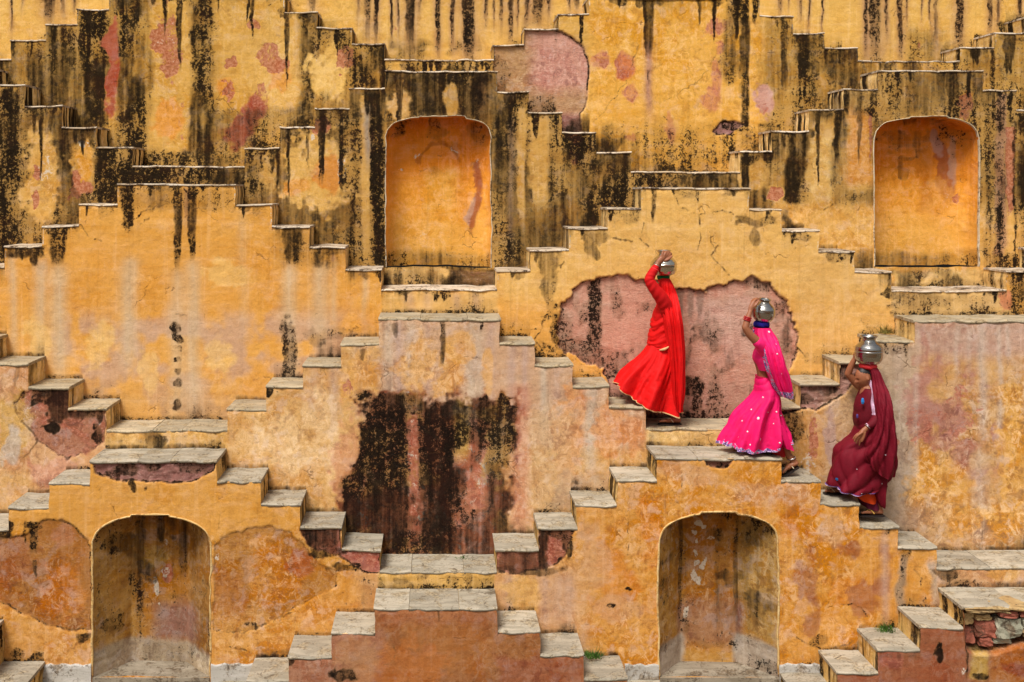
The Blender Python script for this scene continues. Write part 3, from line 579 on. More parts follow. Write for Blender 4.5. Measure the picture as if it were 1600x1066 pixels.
    for a in ((965, 950, 40, 22), (930, 880, 24, 40), (1240, 770, 26, 22), (1050, 730, 30, 16), (1100, 745, 30, 14), (1190, 770, 40, 18), (1300, 830, 20, 22), (920, 830, 16, 20)): P.B(P.e(*a), (202, 150, 108), .6)
    for a in ((1262, 900, 16, 60), (1268, 960, 14, 30), (1350, 940, 24, 30), (1380, 890, 16, 40), (1330, 860, 16, 14)): P.B(P.e(*a)*sst(.25, .5, P.n1), (164, 100, 66), .75)
    P.dk(P.e(1282, 1000, 13, 11), .5); P.crack([(1245, 996), (1275, 1012), (1300, 1016), (1330, 1005)], 1.6, .7); P.crack([(1315, 945), (1345, 948), (1360, 975)], 1.6, .6); P.dk(P.e(984, 920, 6, 3), .8); P.dk(P.e(955, 945, 9, 4), .6)
    P.crack([(978, 870), (980, 800), (983, 760)], 1.1, .6); P.crack([(985, 757), (1005, 775)], 1.1, .5); P.crack([(1065, 790), (1068, 740)], 1, .5); P.crack([(157, 790), (158, 760)], 1, .5); P.crack([(343, 830), (342, 770)], 1, .4)
    P.B(P.s_(1385, 825, 985, 12, .2), LAV, .6); P.dk(P.d(1388, 822, 836, 16), .5); P.dk(P.r(1404, 1418, 856, 950, 4), .55); P.dk(P.r(1404, 1425, 853, 872, 4), .55); P.B(P.r(1404, 1418, 870, 960, 5), (180, 160, 140), .7); P.B(P.r(1455, 1470, 880, 950, 4), (168, 150, 132), .7)
    P.crack([(1432, 890), (1442, 905), (1440, 920)], 1.5, .6); P.crack([(1425, 885), (1460, 890)], 1.3, .4)
    P.B(P.r(1464, 1700, 888, 930, 3), (198, 148, 104)); P.dk(P.e(1480, 898, 18, 10), .6); P.dk(P.r(1470, 1620, 908, 925, 5), .45); P.B(P.e(1570, 898, 22, 10), (212, 158, 84), .6)
    P.dk(P.r(1330, 1410, 985, 1020, 16), .24); P.grime(.16, 8)

def paint_A(P):
    P.B(P.r(440, 600, 980, 1080, 5), (166, 112, 88), .7); P.B(P.e(690, 1010, 80, 50), (166, 104, 56), .7); P.B(P.e(640, 1040, 60, 40), (176, 100, 48), .7); P.B(P.r(590, 780, 952, 975, 8), (168, 104, 70), .6)
    P.B(P.e(560, 1030, 30, 40), (178, 126, 86), .6); P.B(P.r(775, 912, 988, 1070, 6), (150, 84, 58), .8); P.B(P.r(775, 850, 990, 1030, 6), (158, 104, 56), .6)
    P.dk(P.e(540, 1056, 20, 10), .7); P.dk(P.e(452, 1034, 8, 10), .9); P.crack([(608, 1002), (616, 1020), (610, 1035), (598, 1040)], 1.6, .6); P.dk(P.d(688, 952, 975, 4), .4)
    P.B(P.r(1243, 1520, 980, 1080, 6), (152, 88, 60)); P.scum += .1; P.B(P.e(1395, 1030, 20, 14), (170, 96, 78), .7); P.dk(P.e(1466, 1020, 8, 14), .95); P.dk(P.r(1372, 1440, 1015, 1030, 5), .3); P.wh(P.e(1502, 1050, 6, 10), .5)
    P.hole([(1507, 948), (1700, 948), (1700, 1000), (1580, 1012), (1555, 1022), (1512, 1018)], .14, (74, 50, 40), 1, 5, .5, rough=.06, soft=3)
    P.B(P.r(1514, 1543, 1022, 1062, 4), (178, 136, 66)); P.B(P.r(1548, 1700, 1008, 1080, 4), (164, 98, 50)); P.dk(P.e(1533, 1058, 14, 6), .7); P.B(P.e(1585, 1045, 24, 10), (140, 70, 50), .7); P.dk(P.d(1511, 985, 1064, 4, 0), .7)
    P.grime(.2, 6)

PAINT = {k: globals()['paint_'+k] for k in 'ABCDEFG'}
BASE = {'A': (154, 98, 60), 'B': (208, 142, 66), 'C': (208, 156, 96), 'D': (222, 156, 72), 'E': (206, 154, 80), 'F': (214, 160, 78), 'G': (224, 172, 88)}
LIMELINE = {'A': .0, 'B': .15, 'C': .18, 'D': .50, 'E': .40, 'F': .55, 'G': 0}
SCUM = {'A': .65, 'B': 1.15, 'C': .85, 'D': .30, 'E': .7, 'F': .7, 'G': .45}
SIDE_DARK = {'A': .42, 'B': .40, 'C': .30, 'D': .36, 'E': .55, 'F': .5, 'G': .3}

def grid_quads(nc, nr, off):
    i, j = np.meshgrid(np.arange(nc-1), np.arange(nr-1), indexing='ij'); a = off + i*nr + j
    return np.stack([a, a+nr, a+nr+1, a+1], -1).reshape(-1, 4)

def strips(k):
    p = PROFILE[k]; return [(p[i][0], p[i+1][0], p[i][1]) for i in range(len(p)-1)]
TH = .032                                       # thickness of the tread stones
def build_tier(k, parent):
    Y = YK[k]; S = strips(k); ks = 'ABCDEFG'.index(k); sc = Y/F
    low = 'ABCDEFG'[ks-1] if ks else None
    V, Q, DEP, LN, off = [], [], [], [], 0
    def zlow(xa, xb):
        if not low: return -5.75
        Yl = YK[low]; zs = [(VY-y)*Yl/F for (a, b, y) in strips(low) if (b-VX)*Yl/F > xa-.05 and (a-VX)*Yl/F < xb+.05]
        return (min(zs) if zs else -2) - .12
    cuts = []
    for (a, b, y) in S:
        xs = [a, b] + [v for A in ARCH.get(k, []) for v in (A[0], A[1]) if a < v < b]
        xs = sorted(xs); cuts += [(xs[i], xs[i+1], y) for i in range(len(xs)-1)]
    sides = []
    for i, (a, b, y) in enumerate(cuts):
        xa, xb = (a-VX)*sc, (b-VX)*sc; n = max(2, int(round((xb-xa)/PITCH))+1)
        xs = np.linspace(xa, xb, n); zt = (VY-y)*sc - (TH*.6 if k != 'G' else 0); zb = zlow(xa, xb)
        xpx = np.linspace(a, b, n)
        A = next((q for q in ARCH.get(k, []) if q[0] <= a+.1 and q[1] >= b-.1), None)
        segs = [(np.full(n, zb), np.full(n, zt))]
        if A:
            segs = [((VY-arch_y(A, xpx))*sc, np.full(n, zt))]
            zs_ = (VY-SILL[k])*sc
            if zs_ > zb + .02: segs.append((np.full(n, zb), np.full(n, zs_)))
        for lo, hi in segs:
            r0, r1 = math.floor(lo.min()/PITCH), math.ceil(hi.max()/PITCH)
            zz = np.arange(r0, r1+1)*PITCH; nr = len(zz)
            Z = np.clip(zz[None, :], lo[:, None], hi[:, None]); X = np.repeat(xs[:, None], nr, 1)
            V.append(np.stack([X, np.full_like(X, Y), Z], -1).reshape(-1, 3)); q = grid_quads(n, nr, off)
            zq = Z.reshape(-1)[q-off]; q = q[(zq.max(1)-zq.min(1)) > 1e-6]; Q.append(q)
            DEP.append(((zt-Z)/sc).reshape(-1)); LN.append(np.zeros(n*nr)); off += n*nr
        if i+1 < len(cuts) and cuts[i+1][2] != y:
            y2 = cuts[i+1][2]; sides.append((xb, (VY-max(y, y2))*sc, (VY-min(y, y2))*sc, 1 if y2 < y else -1, b, y, y2))
    V = np.concatenate(V); DEP = np.concatenate(DEP); nf = len(V)
    pxx, pyy = V[:, 0]/sc+VX, VY-V[:, 2]/sc
    P = Paint(pxx, pyy, DEP, BASE[k], 3+ks*11.0)
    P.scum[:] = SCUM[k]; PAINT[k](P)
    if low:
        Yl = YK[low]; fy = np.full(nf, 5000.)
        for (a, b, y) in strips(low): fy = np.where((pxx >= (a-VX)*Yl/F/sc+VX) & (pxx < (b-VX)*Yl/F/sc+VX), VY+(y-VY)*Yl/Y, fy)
        if k in 'EFD':
            r3 = random.Random(ks)
            for (a, b, y) in S:
                if k == 'F' and 760 < a < 900: continue
                dn = {'E': 3.4, 'F': 2.6, 'D': .9}[k]*(b-a)/58*(.6 if k == 'F' and 900 < a < 1190 else 1)
                for q in range(int(dn+r3.random())):
                    x = r3.uniform(a+2, b-2); ln = r3.choice((18, 30, 45, 70, 120) if k != 'D' else (8, 14, 22)); w = r3.uniform(4, 13)
                    P.dk(P.d(x, y, y+ln, w, .75), r3.uniform(.7, 1.1)); P.dk(P.e(x, y+4, w*1.6, 9), .5)
        h = fy-pyy; P.dk(sst(46, 6, h)*sst(.36, .6, P.n1), {'E': .6, 'F': .75, 'D': .3}.get(k, .2)); P.dk(sst(11, 1, h)*(.25+1.1*P.n1), .72); P.dk(sst(34, 4, h)*sst(.5, .68, P.n1), .42)  # joint dirt at the wall foot, broadened on upper tiers as painted step shadow
    # pale worn arrises beside every riser
    for (xb, z0, z1, sgn, b, y, y2) in sides:
        yt, yb = min(y, y2), max(y, y2); dx = (pxx-b)*sgn
        P.wh(sst(-.5, .5, dx)*sst(3.4, 1.6, dx)*sst(yt-2, yt+2, pyy)*sst(yb+2, yb-2, pyy)*sst(.25, .5, P.n1+.1), LIMELINE[k]+.12)
    # relief of the plaster itself and worn edges
    V[:, 1] += .016*(fbm(pxx/70, pyy/70, 50+ks, 3)-.5) + .006*(P.n2-.5) + P.rec
    edge = sst(7, 0, DEP)*fbm(pxx/10, pyy/30, 60+ks, 3); V[:, 1] += .010*edge
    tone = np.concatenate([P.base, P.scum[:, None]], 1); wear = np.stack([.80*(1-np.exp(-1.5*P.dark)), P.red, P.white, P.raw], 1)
    VV, TT, WW = [V], [tone], [wear]
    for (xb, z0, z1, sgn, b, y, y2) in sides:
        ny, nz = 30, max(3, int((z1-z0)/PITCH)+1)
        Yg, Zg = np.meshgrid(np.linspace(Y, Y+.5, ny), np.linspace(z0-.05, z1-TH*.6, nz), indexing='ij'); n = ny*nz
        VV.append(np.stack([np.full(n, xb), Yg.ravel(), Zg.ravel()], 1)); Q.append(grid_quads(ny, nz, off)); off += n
        yy = Yg.ravel(); zz = Zg.ravel()
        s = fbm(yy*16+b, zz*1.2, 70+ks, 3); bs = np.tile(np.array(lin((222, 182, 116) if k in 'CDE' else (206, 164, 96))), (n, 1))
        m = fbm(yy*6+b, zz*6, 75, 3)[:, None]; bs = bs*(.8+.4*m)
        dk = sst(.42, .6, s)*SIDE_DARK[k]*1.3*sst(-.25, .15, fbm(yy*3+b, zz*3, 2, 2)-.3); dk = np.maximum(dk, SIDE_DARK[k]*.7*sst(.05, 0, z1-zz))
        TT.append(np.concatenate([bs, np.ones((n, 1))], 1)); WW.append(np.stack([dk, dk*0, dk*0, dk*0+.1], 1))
    # hidden bed under the tread stones
    for (a, b, y) in S:
        if k == 'G': continue
        xa, xb = (a-VX)*sc, (b-VX)*sc; z = (VY-y)*sc-TH*.6
        VV.append(np.array([(xa, Y, z), (xb, Y, z), (xb, Y+.5, z), (xa, Y+.5, z)])); Q.append(np.array([[off, off+1, off+2, off+3]])); off += 4
        TT.append(np.tile(np.array((*lin(BEI), 1)), (4, 1))); WW.append(np.zeros((4, 4)))
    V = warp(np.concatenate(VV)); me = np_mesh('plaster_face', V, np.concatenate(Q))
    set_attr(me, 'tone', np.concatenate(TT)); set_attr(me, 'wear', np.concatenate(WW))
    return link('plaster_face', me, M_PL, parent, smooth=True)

def slab(x0, x1, Y0, Y1, z, mat, parent, over=.005, th=TH, ragged=1.0, name='stone_slab', seed=0):
    """one tread stone: a chamfered, slightly uneven plate with a chipped front edge"""
    n = max(6, int((x1-x0)/.028)); xs = np.linspace(x0, x1, n+1); V = []
    for i, x in enumerate(xs):
        wr = 1.0*ragged; ragged_ = wr; j = .014*wr*(vnoise(x*11+seed, Y0*7, 3)-.6) + .009*wr*(vnoise(x*37+seed, Y0*3, 4)-.5); dz = .008*wr*(vnoise(x*6+seed, Y0, 5)-.5) - .007*math.sin(math.pi*i/n)
        if vnoise(x*13+seed*3, 4.5, 8) > .80: j += .022*wr*vnoise(x*60, seed, 2); dz -= .008
        c = .008+.008*vnoise(x*23+seed, 1, 6); f = Y0-over+j
        V += [(x, Y1, z-th), (x, f+.006, z-th+dz*.5), (x, f, z-th*.55+dz), (x, f, z-c+dz), (x, f+c*1.3, z+dz*.6), (x, Y0+(Y1-Y0)*.5, z+.003*(vnoise(x*4+seed, 7, 2)-.5)), (x, Y1, z)]
    m = 7; Fc = []
    for i in range(n):
        for j in range(m): a, b = i*m+j, i*m+(j+1) % m; Fc.append((a, b, b+m, a+m))
    Fc.append(tuple(range(m-1, -1, -1))); Fc.append(tuple(n*m+j for j in range(m)))
    me = pmesh(name, warp(V), Fc); return link(name, me, mat, parent)

TREAD = {'A': M_GREY, 'B': M_GREY, 'C': M_TAN, 'D': M_LIME, 'E': M_LIME, 'F': M_LIME}
def build_slabs(k, parent):
    Y = YK[k]; sc = Y/F; S = strips(k); seed = ord(k)*3.3
    for i, (a, b, y) in enumerate(S):
        z = (VY-y)*sc; wide = (b-a) > 100
        yl = S[i-1][2] if i else y+40; yr = S[i+1][2] if i+1 < len(S) else y+40
        xa, xb = (a-VX)*sc, (b-VX)*sc
        # a free end laps over the riser below, a blocked end stops against the riser above
        xa += -.008 if yl > y else .001; xb += .008 if yr > y else -.001
        if wide and k in 'ABC':
            r2 = random.Random(int(a*7+y)); n = 3 if (b-a) < 260 else 4
            cs = [0] + sorted((q+r2.uniform(-.22, .22))/n for q in range(1, n)) + [1]
            for c0, c1 in zip(cs, cs[1:]):
                seed += 5.1; slab(xa+(xb-xa)*c0+(.002 if c0 else 0), xa+(xb-xa)*c1-(.002 if c1 < 1 else 0), Y, Y+.503, z+r2.uniform(-.003, .003), TREAD[k], parent, seed=seed)
        else:
            seed += 5.1; slab(xa, xb, Y, Y+.503, z, TREAD[k], parent, seed=seed, ragged=1.0 if k in 'ABC' else .8, th=TH if k in 'ABC' else .022)

def alcove(k, a, parent, plan, depth, painter, rimmat, floor=True):
    """recess behind an arch: plan(u) gives its depth (0..1) across the opening"""
    Y = YK[k]; sc = Y/F; l, r, crown, spring, n, kw, kx = a; root = None
    m = 96; us = np.linspace(0, 1, m); xs = l+(r-l)*us; dep = np.array([plan(u) for u in us])*depth
    yt = arch_y(a, np.clip(xs, l+.01, r-.01)); yb = SILL[k] + (6 if floor else 0); nr = 150
    X = (xs-VX)*sc
    tt = np.linspace(0, 1, nr); Zt, Zb = (VY-yt)*sc, (VY-yb)*sc
    wx = np.repeat(X[:, None], nr, 1); wy = np.repeat((Y+dep)[:, None], nr, 1); wz = Zb+(Zt[:, None]-Zb)*tt[None, :]
    V = [np.stack([wx, wy, wz], -1).reshape(-1, 3)]; Q = [grid_quads(m, nr, 0)]; off = m*nr
    # left and right reveals when the plan starts with depth, then the vault soffit
    nd = 24; dd = np.linspace(0, 1, nd)
    V.append(np.stack([np.repeat(X[:, None], nd, 1), Y-.004+(dep[:, None]+.004)*dd[None, :], np.repeat(Zt[:, None], nd, 1)], -1).reshape(-1, 3)); Q.append(grid_quads(m, nd, off)); off += m*nd
    for e in (0, m-1):
        if dep[e] > .004:
            Yg, Zg = np.meshgrid(np.linspace(Y-.004, Y+dep[e], nd), np.linspace(Zb, Zt[e], 60), indexing='ij')
            V.append(np.stack([np.full(Yg.size, X[e]), Yg.ravel(), Zg.ravel()], 1)); Q.append(grid_quads(nd, 60, off)); off += Yg.size
    V = np.concatenate(V); x, y = V[:, 0]/sc+VX, VY-V[:, 2]/sc
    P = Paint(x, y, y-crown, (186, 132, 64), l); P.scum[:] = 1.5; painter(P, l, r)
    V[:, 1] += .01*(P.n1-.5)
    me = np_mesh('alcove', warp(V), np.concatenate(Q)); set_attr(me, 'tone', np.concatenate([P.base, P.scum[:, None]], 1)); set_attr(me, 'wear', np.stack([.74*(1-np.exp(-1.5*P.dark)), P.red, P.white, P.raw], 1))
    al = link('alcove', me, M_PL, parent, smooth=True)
    # raised rim round the opening
    path = [(l, yb-8 if floor else SILL[k])] + [(x_, y_) for x_, y_ in zip(np.linspace(l, r, 60), arch_y(a, np.linspace(l+.2, r-.2, 60)))] + [(r, yb-8 if floor else SILL[k])]
    pts = []
    for (x0, y0), (x1, y1) in zip(path, path[1:]):
        q = max(1, int(math.hypot(x1-x0, y1-y0)/6)); pts += [(x0+(x1-x0)*t/q, y0+(y1-y0)*t/q) for t in range(q)]
    pts.append(path[-1]); Vr, Fr = [], []; cx, cy = (l+r)/2, spring+20
    for i, (x0, y0) in enumerate(pts):
        d = np.array((x0-cx, y0-cy if y0 < cy else 0)); d = d/(np.hypot(*d)+1e-9); w = (2.4 if floor else 1.1)*(.6+.8*vnoise(i*.35, l, 4))
        for (o_, yy) in ((-.3, .03), (-.3, -.006), (.5*w, -.010), (w, -.004), (w, .03)):
            Vr.append(px(x0+d[0]*o_, y0+d[1]*o_, 1)); Vr[-1] = ((x0+d[0]*o_-VX)*sc, Y+yy, (VY-y0-d[1]*o_)*sc)
    for i in range(len(pts)-1):
        for j in range(4): p0 = i*5+j; Fr.append((p0, p0+1, p0+6, p0+5))
    link('arch_rim', pmesh('arch_rim', warp(Vr), Fr), rimmat, al)
    if floor:
        zf = (VY-SILL[k])*sc; pl = [(X[i], Y+dep[i]+.01) for i in range(0, m, 4)] + [(X[-1], Y+dep[-1]+.01)]
        pl = [(X[0], Y-.02)] + pl + [(X[-1], Y-.02)]; nn = len(pl)
        vv = [(x_, y_, zf) for x_, y_ in pl] + [(x_, y_, zf-.09) for x_, y_ in pl]
        ff = [tuple(range(nn-1, -1, -1))] + [(i, (i+1) % nn, nn+(i+1) % nn, nn+i) for i in range(nn)]
        link('alcove_floor', pmesh('alcove_floor', warp(vv), ff), M_AFLOOR, al)
    return al

def hexplan(u):
    return .03 + .97*min(1, u/.245, (1-u)/.265)
def roundplan(u):
    return .12+.88*max(0, 1-abs(2*u-1)**5)**.4

def paint_low_left(P, l, r):
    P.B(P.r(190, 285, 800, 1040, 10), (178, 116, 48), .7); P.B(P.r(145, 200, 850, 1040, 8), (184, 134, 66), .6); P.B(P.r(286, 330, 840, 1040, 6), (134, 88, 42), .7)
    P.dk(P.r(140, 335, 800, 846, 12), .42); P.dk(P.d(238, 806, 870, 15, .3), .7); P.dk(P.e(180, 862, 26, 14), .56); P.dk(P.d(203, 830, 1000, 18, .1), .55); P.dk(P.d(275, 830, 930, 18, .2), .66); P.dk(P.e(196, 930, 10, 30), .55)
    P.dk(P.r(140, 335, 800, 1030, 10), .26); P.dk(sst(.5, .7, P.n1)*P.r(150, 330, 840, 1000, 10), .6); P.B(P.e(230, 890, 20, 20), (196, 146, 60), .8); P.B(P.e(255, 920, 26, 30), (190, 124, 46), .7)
    P.wh(P.e(246, 915, 7, 9), .7); P.wh(P.e(231, 936, 4, 12), .75); P.wh(P.e(232, 828, 8, 5), .6); P.wh(P.e(260, 824, 10, 5), .5); P.wh(P.e(244, 866, 5, 6), .6); P.rd(P.e(249, 916, 10, 14), .7); P.wh(P.e(233, 962, 4, 3), .7)
    P.B(P.r(225, 300, 960, 1020, 14), (150, 112, 104), .8); P.B(P.e(165, 990, 20, 30), (186, 136, 70), .6)
    P.B(P.r(140, 335, 1020, 1070, 6), (174, 158, 136), .8); P.dk(P.r(205, 300, 1022, 1070, 8), .34); P.dk(P.r(318, 335, 960, 1020, 6), .5); P.dk(P.d(204, 985, 1030, 4), .5)
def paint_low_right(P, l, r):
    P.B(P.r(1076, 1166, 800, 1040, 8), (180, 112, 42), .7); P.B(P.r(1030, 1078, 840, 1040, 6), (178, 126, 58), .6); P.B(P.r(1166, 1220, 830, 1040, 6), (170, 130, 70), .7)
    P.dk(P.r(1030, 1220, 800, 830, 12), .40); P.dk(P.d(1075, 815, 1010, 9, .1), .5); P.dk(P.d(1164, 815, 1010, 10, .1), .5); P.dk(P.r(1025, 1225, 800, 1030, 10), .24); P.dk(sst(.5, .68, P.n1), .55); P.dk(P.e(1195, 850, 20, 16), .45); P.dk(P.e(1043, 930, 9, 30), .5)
    for a in ((1100, 836, 10, 6), (1110, 842, 7, 4), (1092, 852, 8, 6), (1101, 866, 4, 5), (1096, 884, 4, 8), (1102, 898, 5, 8), (1112, 903, 5, 8), (1117, 892, 3, 7), (1097, 920, 6, 10), (1103, 928, 5, 6), (1125, 862, 8, 3), (1085, 980, 5, 10)): P.wh(P.e(*a), .78)
    P.B(P.e(1110, 880, 24, 30), (186, 116, 36), .7); P.B(P.r(1076, 1170, 955, 1030, 14), (164, 114, 84), .8); P.dk(P.e(1082, 1000, 9, 18), .6); P.B(P.s_(1074, 960, 1020, 10), (140, 96, 96), .7); P.B(P.s_(1168, 960, 1020, 10), (140, 96, 96), .7)
    P.B(P.r(1025, 1078, 1012, 1070, 5), (176, 160, 144), .9); P.B(P.r(1162, 1225, 1012, 1070, 5), (172, 158, 142), .9); P.dk(P.r(1180, 1225, 1035, 1070, 6), .45); P.dk(P.e(1120, 1030, 40, 8), .34)
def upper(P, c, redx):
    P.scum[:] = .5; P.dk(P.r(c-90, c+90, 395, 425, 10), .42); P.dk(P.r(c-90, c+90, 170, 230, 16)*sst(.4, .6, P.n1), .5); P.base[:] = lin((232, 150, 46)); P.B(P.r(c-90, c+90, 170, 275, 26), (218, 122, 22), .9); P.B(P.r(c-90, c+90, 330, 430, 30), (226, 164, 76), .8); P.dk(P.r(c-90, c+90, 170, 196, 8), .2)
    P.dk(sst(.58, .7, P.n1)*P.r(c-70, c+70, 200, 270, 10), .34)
def paint_up_left(P, l, r):
    upper(P, 685, 0)
    for i in range(60):
        a = math.pi*i/59; P.B(P.e(686-33*math.cos(a), 250-28*math.sin(a), 3, 3), (178, 96, 26), .5)
    P.wh(P.e(650, 238, 8, 3, -30), .5); P.wh(P.e(712, 232, 9, 3, 35), .5); P.B(P.r(662, 712, 262, 330, 12), (226, 164, 74), .7); P.B(P.s_(616, 230, 310, 14), (204, 122, 40), .6); P.B(P.s_(726, 240, 360, 16), (210, 130, 44), .6)
    P.B(P.e(746, 310, 8, 44, 8), (150, 72, 48), .85); P.B(P.e(736, 330, 6, 26, 10), (190, 150, 128), .7); P.wh(P.e(626, 262, 5, 4), .5); P.wh(P.e(666, 372, 6, 6), .35); P.wh(P.e(756, 250, 5, 16, 10), .35)
    P.crack([(675, 310), (715, 316)], 1, .4)
def paint_up_right(P, l, r):
    upper(P, 1448, 0)
    P.dk(P.e(1440, 212, 60, 16), .32); P.dk(P.e(1440, 245, 14, 4), .36); P.dk(P.e(1436, 272, 8, 10), .34)
    P.B(P.r(1462, 1478, 210, 330, 8), (196, 114, 38), .7); P.B(P.e(1498, 270, 12, 50, -8), (160, 84, 56), .8); P.B(P.e(1485, 222, 8, 26, -20), (186, 140, 128), .8); P.B(P.e(1510, 250, 5, 40), (190, 150, 130), .7); P.rd(P.e(1515, 312, 5, 9), .6); P.wh(P.e(1500, 315, 6, 12), .4)
    P.B(P.e(1490, 310, 20, 30), (220, 150, 66), .6); P.crack([(1386, 280), (1387, 310)], 1, .4)

TIERS = {}
NAMES = {
 'A': 'lowest stepped wall tier of rust brown plaster along the bottom edge, with grey treads',
 'B': 'stepped wall tier with two tall arched niches near the floor and grey stone treads',
 'C': 'stepped wall tier with the big black mould patch in its middle, pinkish lavender streaks',
 'D': 'broad ochre stepped wall tier with the large pink bare patch behind the red sari',
 'E': 'soot blackened stepped wall tier holding two bright orange arched niches',
 'F': 'upper stepped wall tier with black vertical stains, terracotta spots and a round pink patch',
 'G': 'topmost yellow wall with rows of thin dark drip stains along the top edge'}
for k in 'ABCDEFG':
    TIERS[k] = empty('stepped_wall', (0, YK[k], -5.6 if k in 'AB' else -3), NAMES[k], 'stepped wall'); TIERS[k]['kind'] = 'thing'
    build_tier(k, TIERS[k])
    if k in TREAD: build_slabs(k, TIERS[k])
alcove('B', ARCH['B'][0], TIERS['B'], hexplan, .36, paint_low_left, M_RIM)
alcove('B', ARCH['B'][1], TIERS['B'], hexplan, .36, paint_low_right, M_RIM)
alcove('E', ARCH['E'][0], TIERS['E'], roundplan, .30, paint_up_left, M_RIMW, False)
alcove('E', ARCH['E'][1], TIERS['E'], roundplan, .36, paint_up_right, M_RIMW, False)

# lime skirting at the foot of the niche wall
for (a, b) in ((40, 143), (331, 400), (975, 1029), (1217, 1285)):
    Y = YK['B']; sc = Y/F; xs = np.linspace(a, b, max(4, int((b-a)/6))); V = []
    for x in xs:
        t = 1038+1.5*math.sin(x*.3)-1*vnoise(x*.2, 3, 4)
        for yy, oy in ((t, .01), (t, -.010), (t+2, -.016), (1095, -.018)): V.append(((x-VX)*sc, Y+oy, (VY-yy)*sc))
    Fc = [(i*4+j, i*4+j+1, i*4+j+5, i*4+j+4) for i in range(len(xs)-1) for j in range(3)]
    link('skirting', pmesh('skirting', warp(V), Fc), M_SKIRT, TIERS['B'])

# broken masonry of the lower right landing: every stone its own piece
def stone(x0, y0, x1, y1, dy, dep, mat, seed, skew=0):
    Y = YK['A']; r2 = random.Random(seed); bm = bmesh.new(); bmesh.ops.create_cube(bm, size=1)
    bmesh.ops.subdivide_edges(bm, edges=bm.edges[:], cuts=3, use_grid_fill=True)
    a, b = px(x0, y1, Y), px(x1, y0, Y)
    for v in bm.verts:
        c = v.co.copy(); rr = (abs(c.x)**14+abs(c.y)**14+abs(c.z)**14)**(1/14.) or 1
        f = .5/max(rr, .5); c *= (.92+.08*f*1.0)*min(1, f*1.02)
        n_ = .22*(r2.random()-.5)
        v.co = ((a[0]+b[0])/2+(c.x*(1+n_)+skew*c.z)*(b[0]-a[0]), Y+dy+dep/2+c.y*dep*(1+n_), (a[2]+b[2])/2+c.z*(1+.26*(r2.random()-.5))*(b[2]-a[2]))
    me = bpy.data.meshes.new('stone'); bm.to_mesh(me); bm.free(); me.transform(Matrix.Identity(4))
    return link('stone', me, mat, TIERS['A'])
for i, (q, mt) in enumerate((((1509, 948, 1576, 958, -.015, .3), M_RUBT), ((1577, 947, 1660, 955, -.02, .3), M_RUBT), ((1528, 963, 1552, 972, .03, .14), M_RUBT), ((1563, 957, 1594, 966, 0, .2), M_RUBR),
        ((1596, 956, 1640, 966, .0, .2), M_RUBR), ((1530, 974, 1566, 1000, .05, .16), M_RUBR), ((1560, 968, 1600, 999, .015, .2), M_RUBG), ((1601, 967, 1650, 985, .02, .2), M_RUBG), ((1601, 986, 1650, 1000, .02, .2), M_RUBT),
        ((1507, 962, 1526, 980, .06, .12), M_RUBT), ((1536, 1001, 1556, 1014, .05, .14), M_RUBR), ((1557, 1000, 1585, 1010, .06, .14), M_RUBG), ((1513, 984, 1530, 1012, .09, .1), M_RUBR))):
    stone(*q, mt, 40+i, skew=.2*(rng.random()-.5))
# ------------------------------------------------------------------ floor of the well
me = pmesh('ground', [(-60, -60, -5.62), (60, -60, -5.62), (60, 14.2, -5.62), (-60, 14.2, -5.62)], [(0, 1, 2, 3)])
M_GROUND = make_stone('well_floor', (92, 80, 62), (116, 100, 78), (104, 84, 58))
gnd = link('ground', me, M_GROUND); gnd['kind'] = 'structure'

def solid_box(x0, x1, y0, y1, z0, z1):
    v = [(x, y, z) for x in (x0, x1) for y in (y0, y1) for z in (z0, z1)]
    return v, [(0, 1, 3, 2), (4, 6, 7, 5), (0, 4, 5, 1), (2, 3, 7, 6), (0, 2, 6, 4), (1, 5, 7, 3)]
M_FAR = make_stone('far_side_plaster', (190, 134, 66), (206, 150, 80), (160, 106, 56), dirt=(60, 46, 34), dirt_amt=.6)
Vf, Ff = [], []
for i in range(7):            # the opposite flight of tiers, behind the viewer
    v, q = solid_box(-30, 30, -9.5-.6*i-.6, -9.5-.6*i, -5.6, -5.2+.9*i); o = len(Vf); Vf += v; Ff += [tuple(a+o for a in t) for t in q]
link('terraces', pmesh('terraces', Vf, Ff), M_FAR)['kind'] = 'structure'
# ------------------------------------------------------------------ people, their clothes and water pots
M_SKIN = make_plain('brown_skin', (150, 92, 62), .5, bump=.12, bscale=150, var=.08)
M_HAIR = make_plain('black_hair', (24, 20, 20), .45, bump=.3, bscale=200)
M_RED = make_cloth('red_cloth', (214, 6, 6), .7, .12); M_REDB = make_cloth('red_blouse', (196, 8, 12), .75, .12)
M_PINK = make_cloth('pink_cloth', (232, 18, 100), .6, .15); M_PINKB = make_cloth('pink_blouse', (236, 30, 110), .6, .15)
M_MAR = make_cloth('maroon_cloth', (108, 2, 25), .75, .1); M_MARB = make_cloth('maroon_blouse', (96, 4, 22), .75, .1)
M_GRN = make_cloth('green_pad_cloth', (14, 104, 58), .9, .2); M_NAVY = make_cloth('navy_pad_cloth', (26, 20, 112), .9, .2); M_CORAL = make_cloth('coral_pad_cloth', (222, 58, 62), .8, .2)
M_GOLD = make_cloth('beige_trim', (206, 168, 118), .6, .2); M_LACE = make_cloth('silver_lilac_embroidery', (166, 140, 184), .5, .2, var=.45)
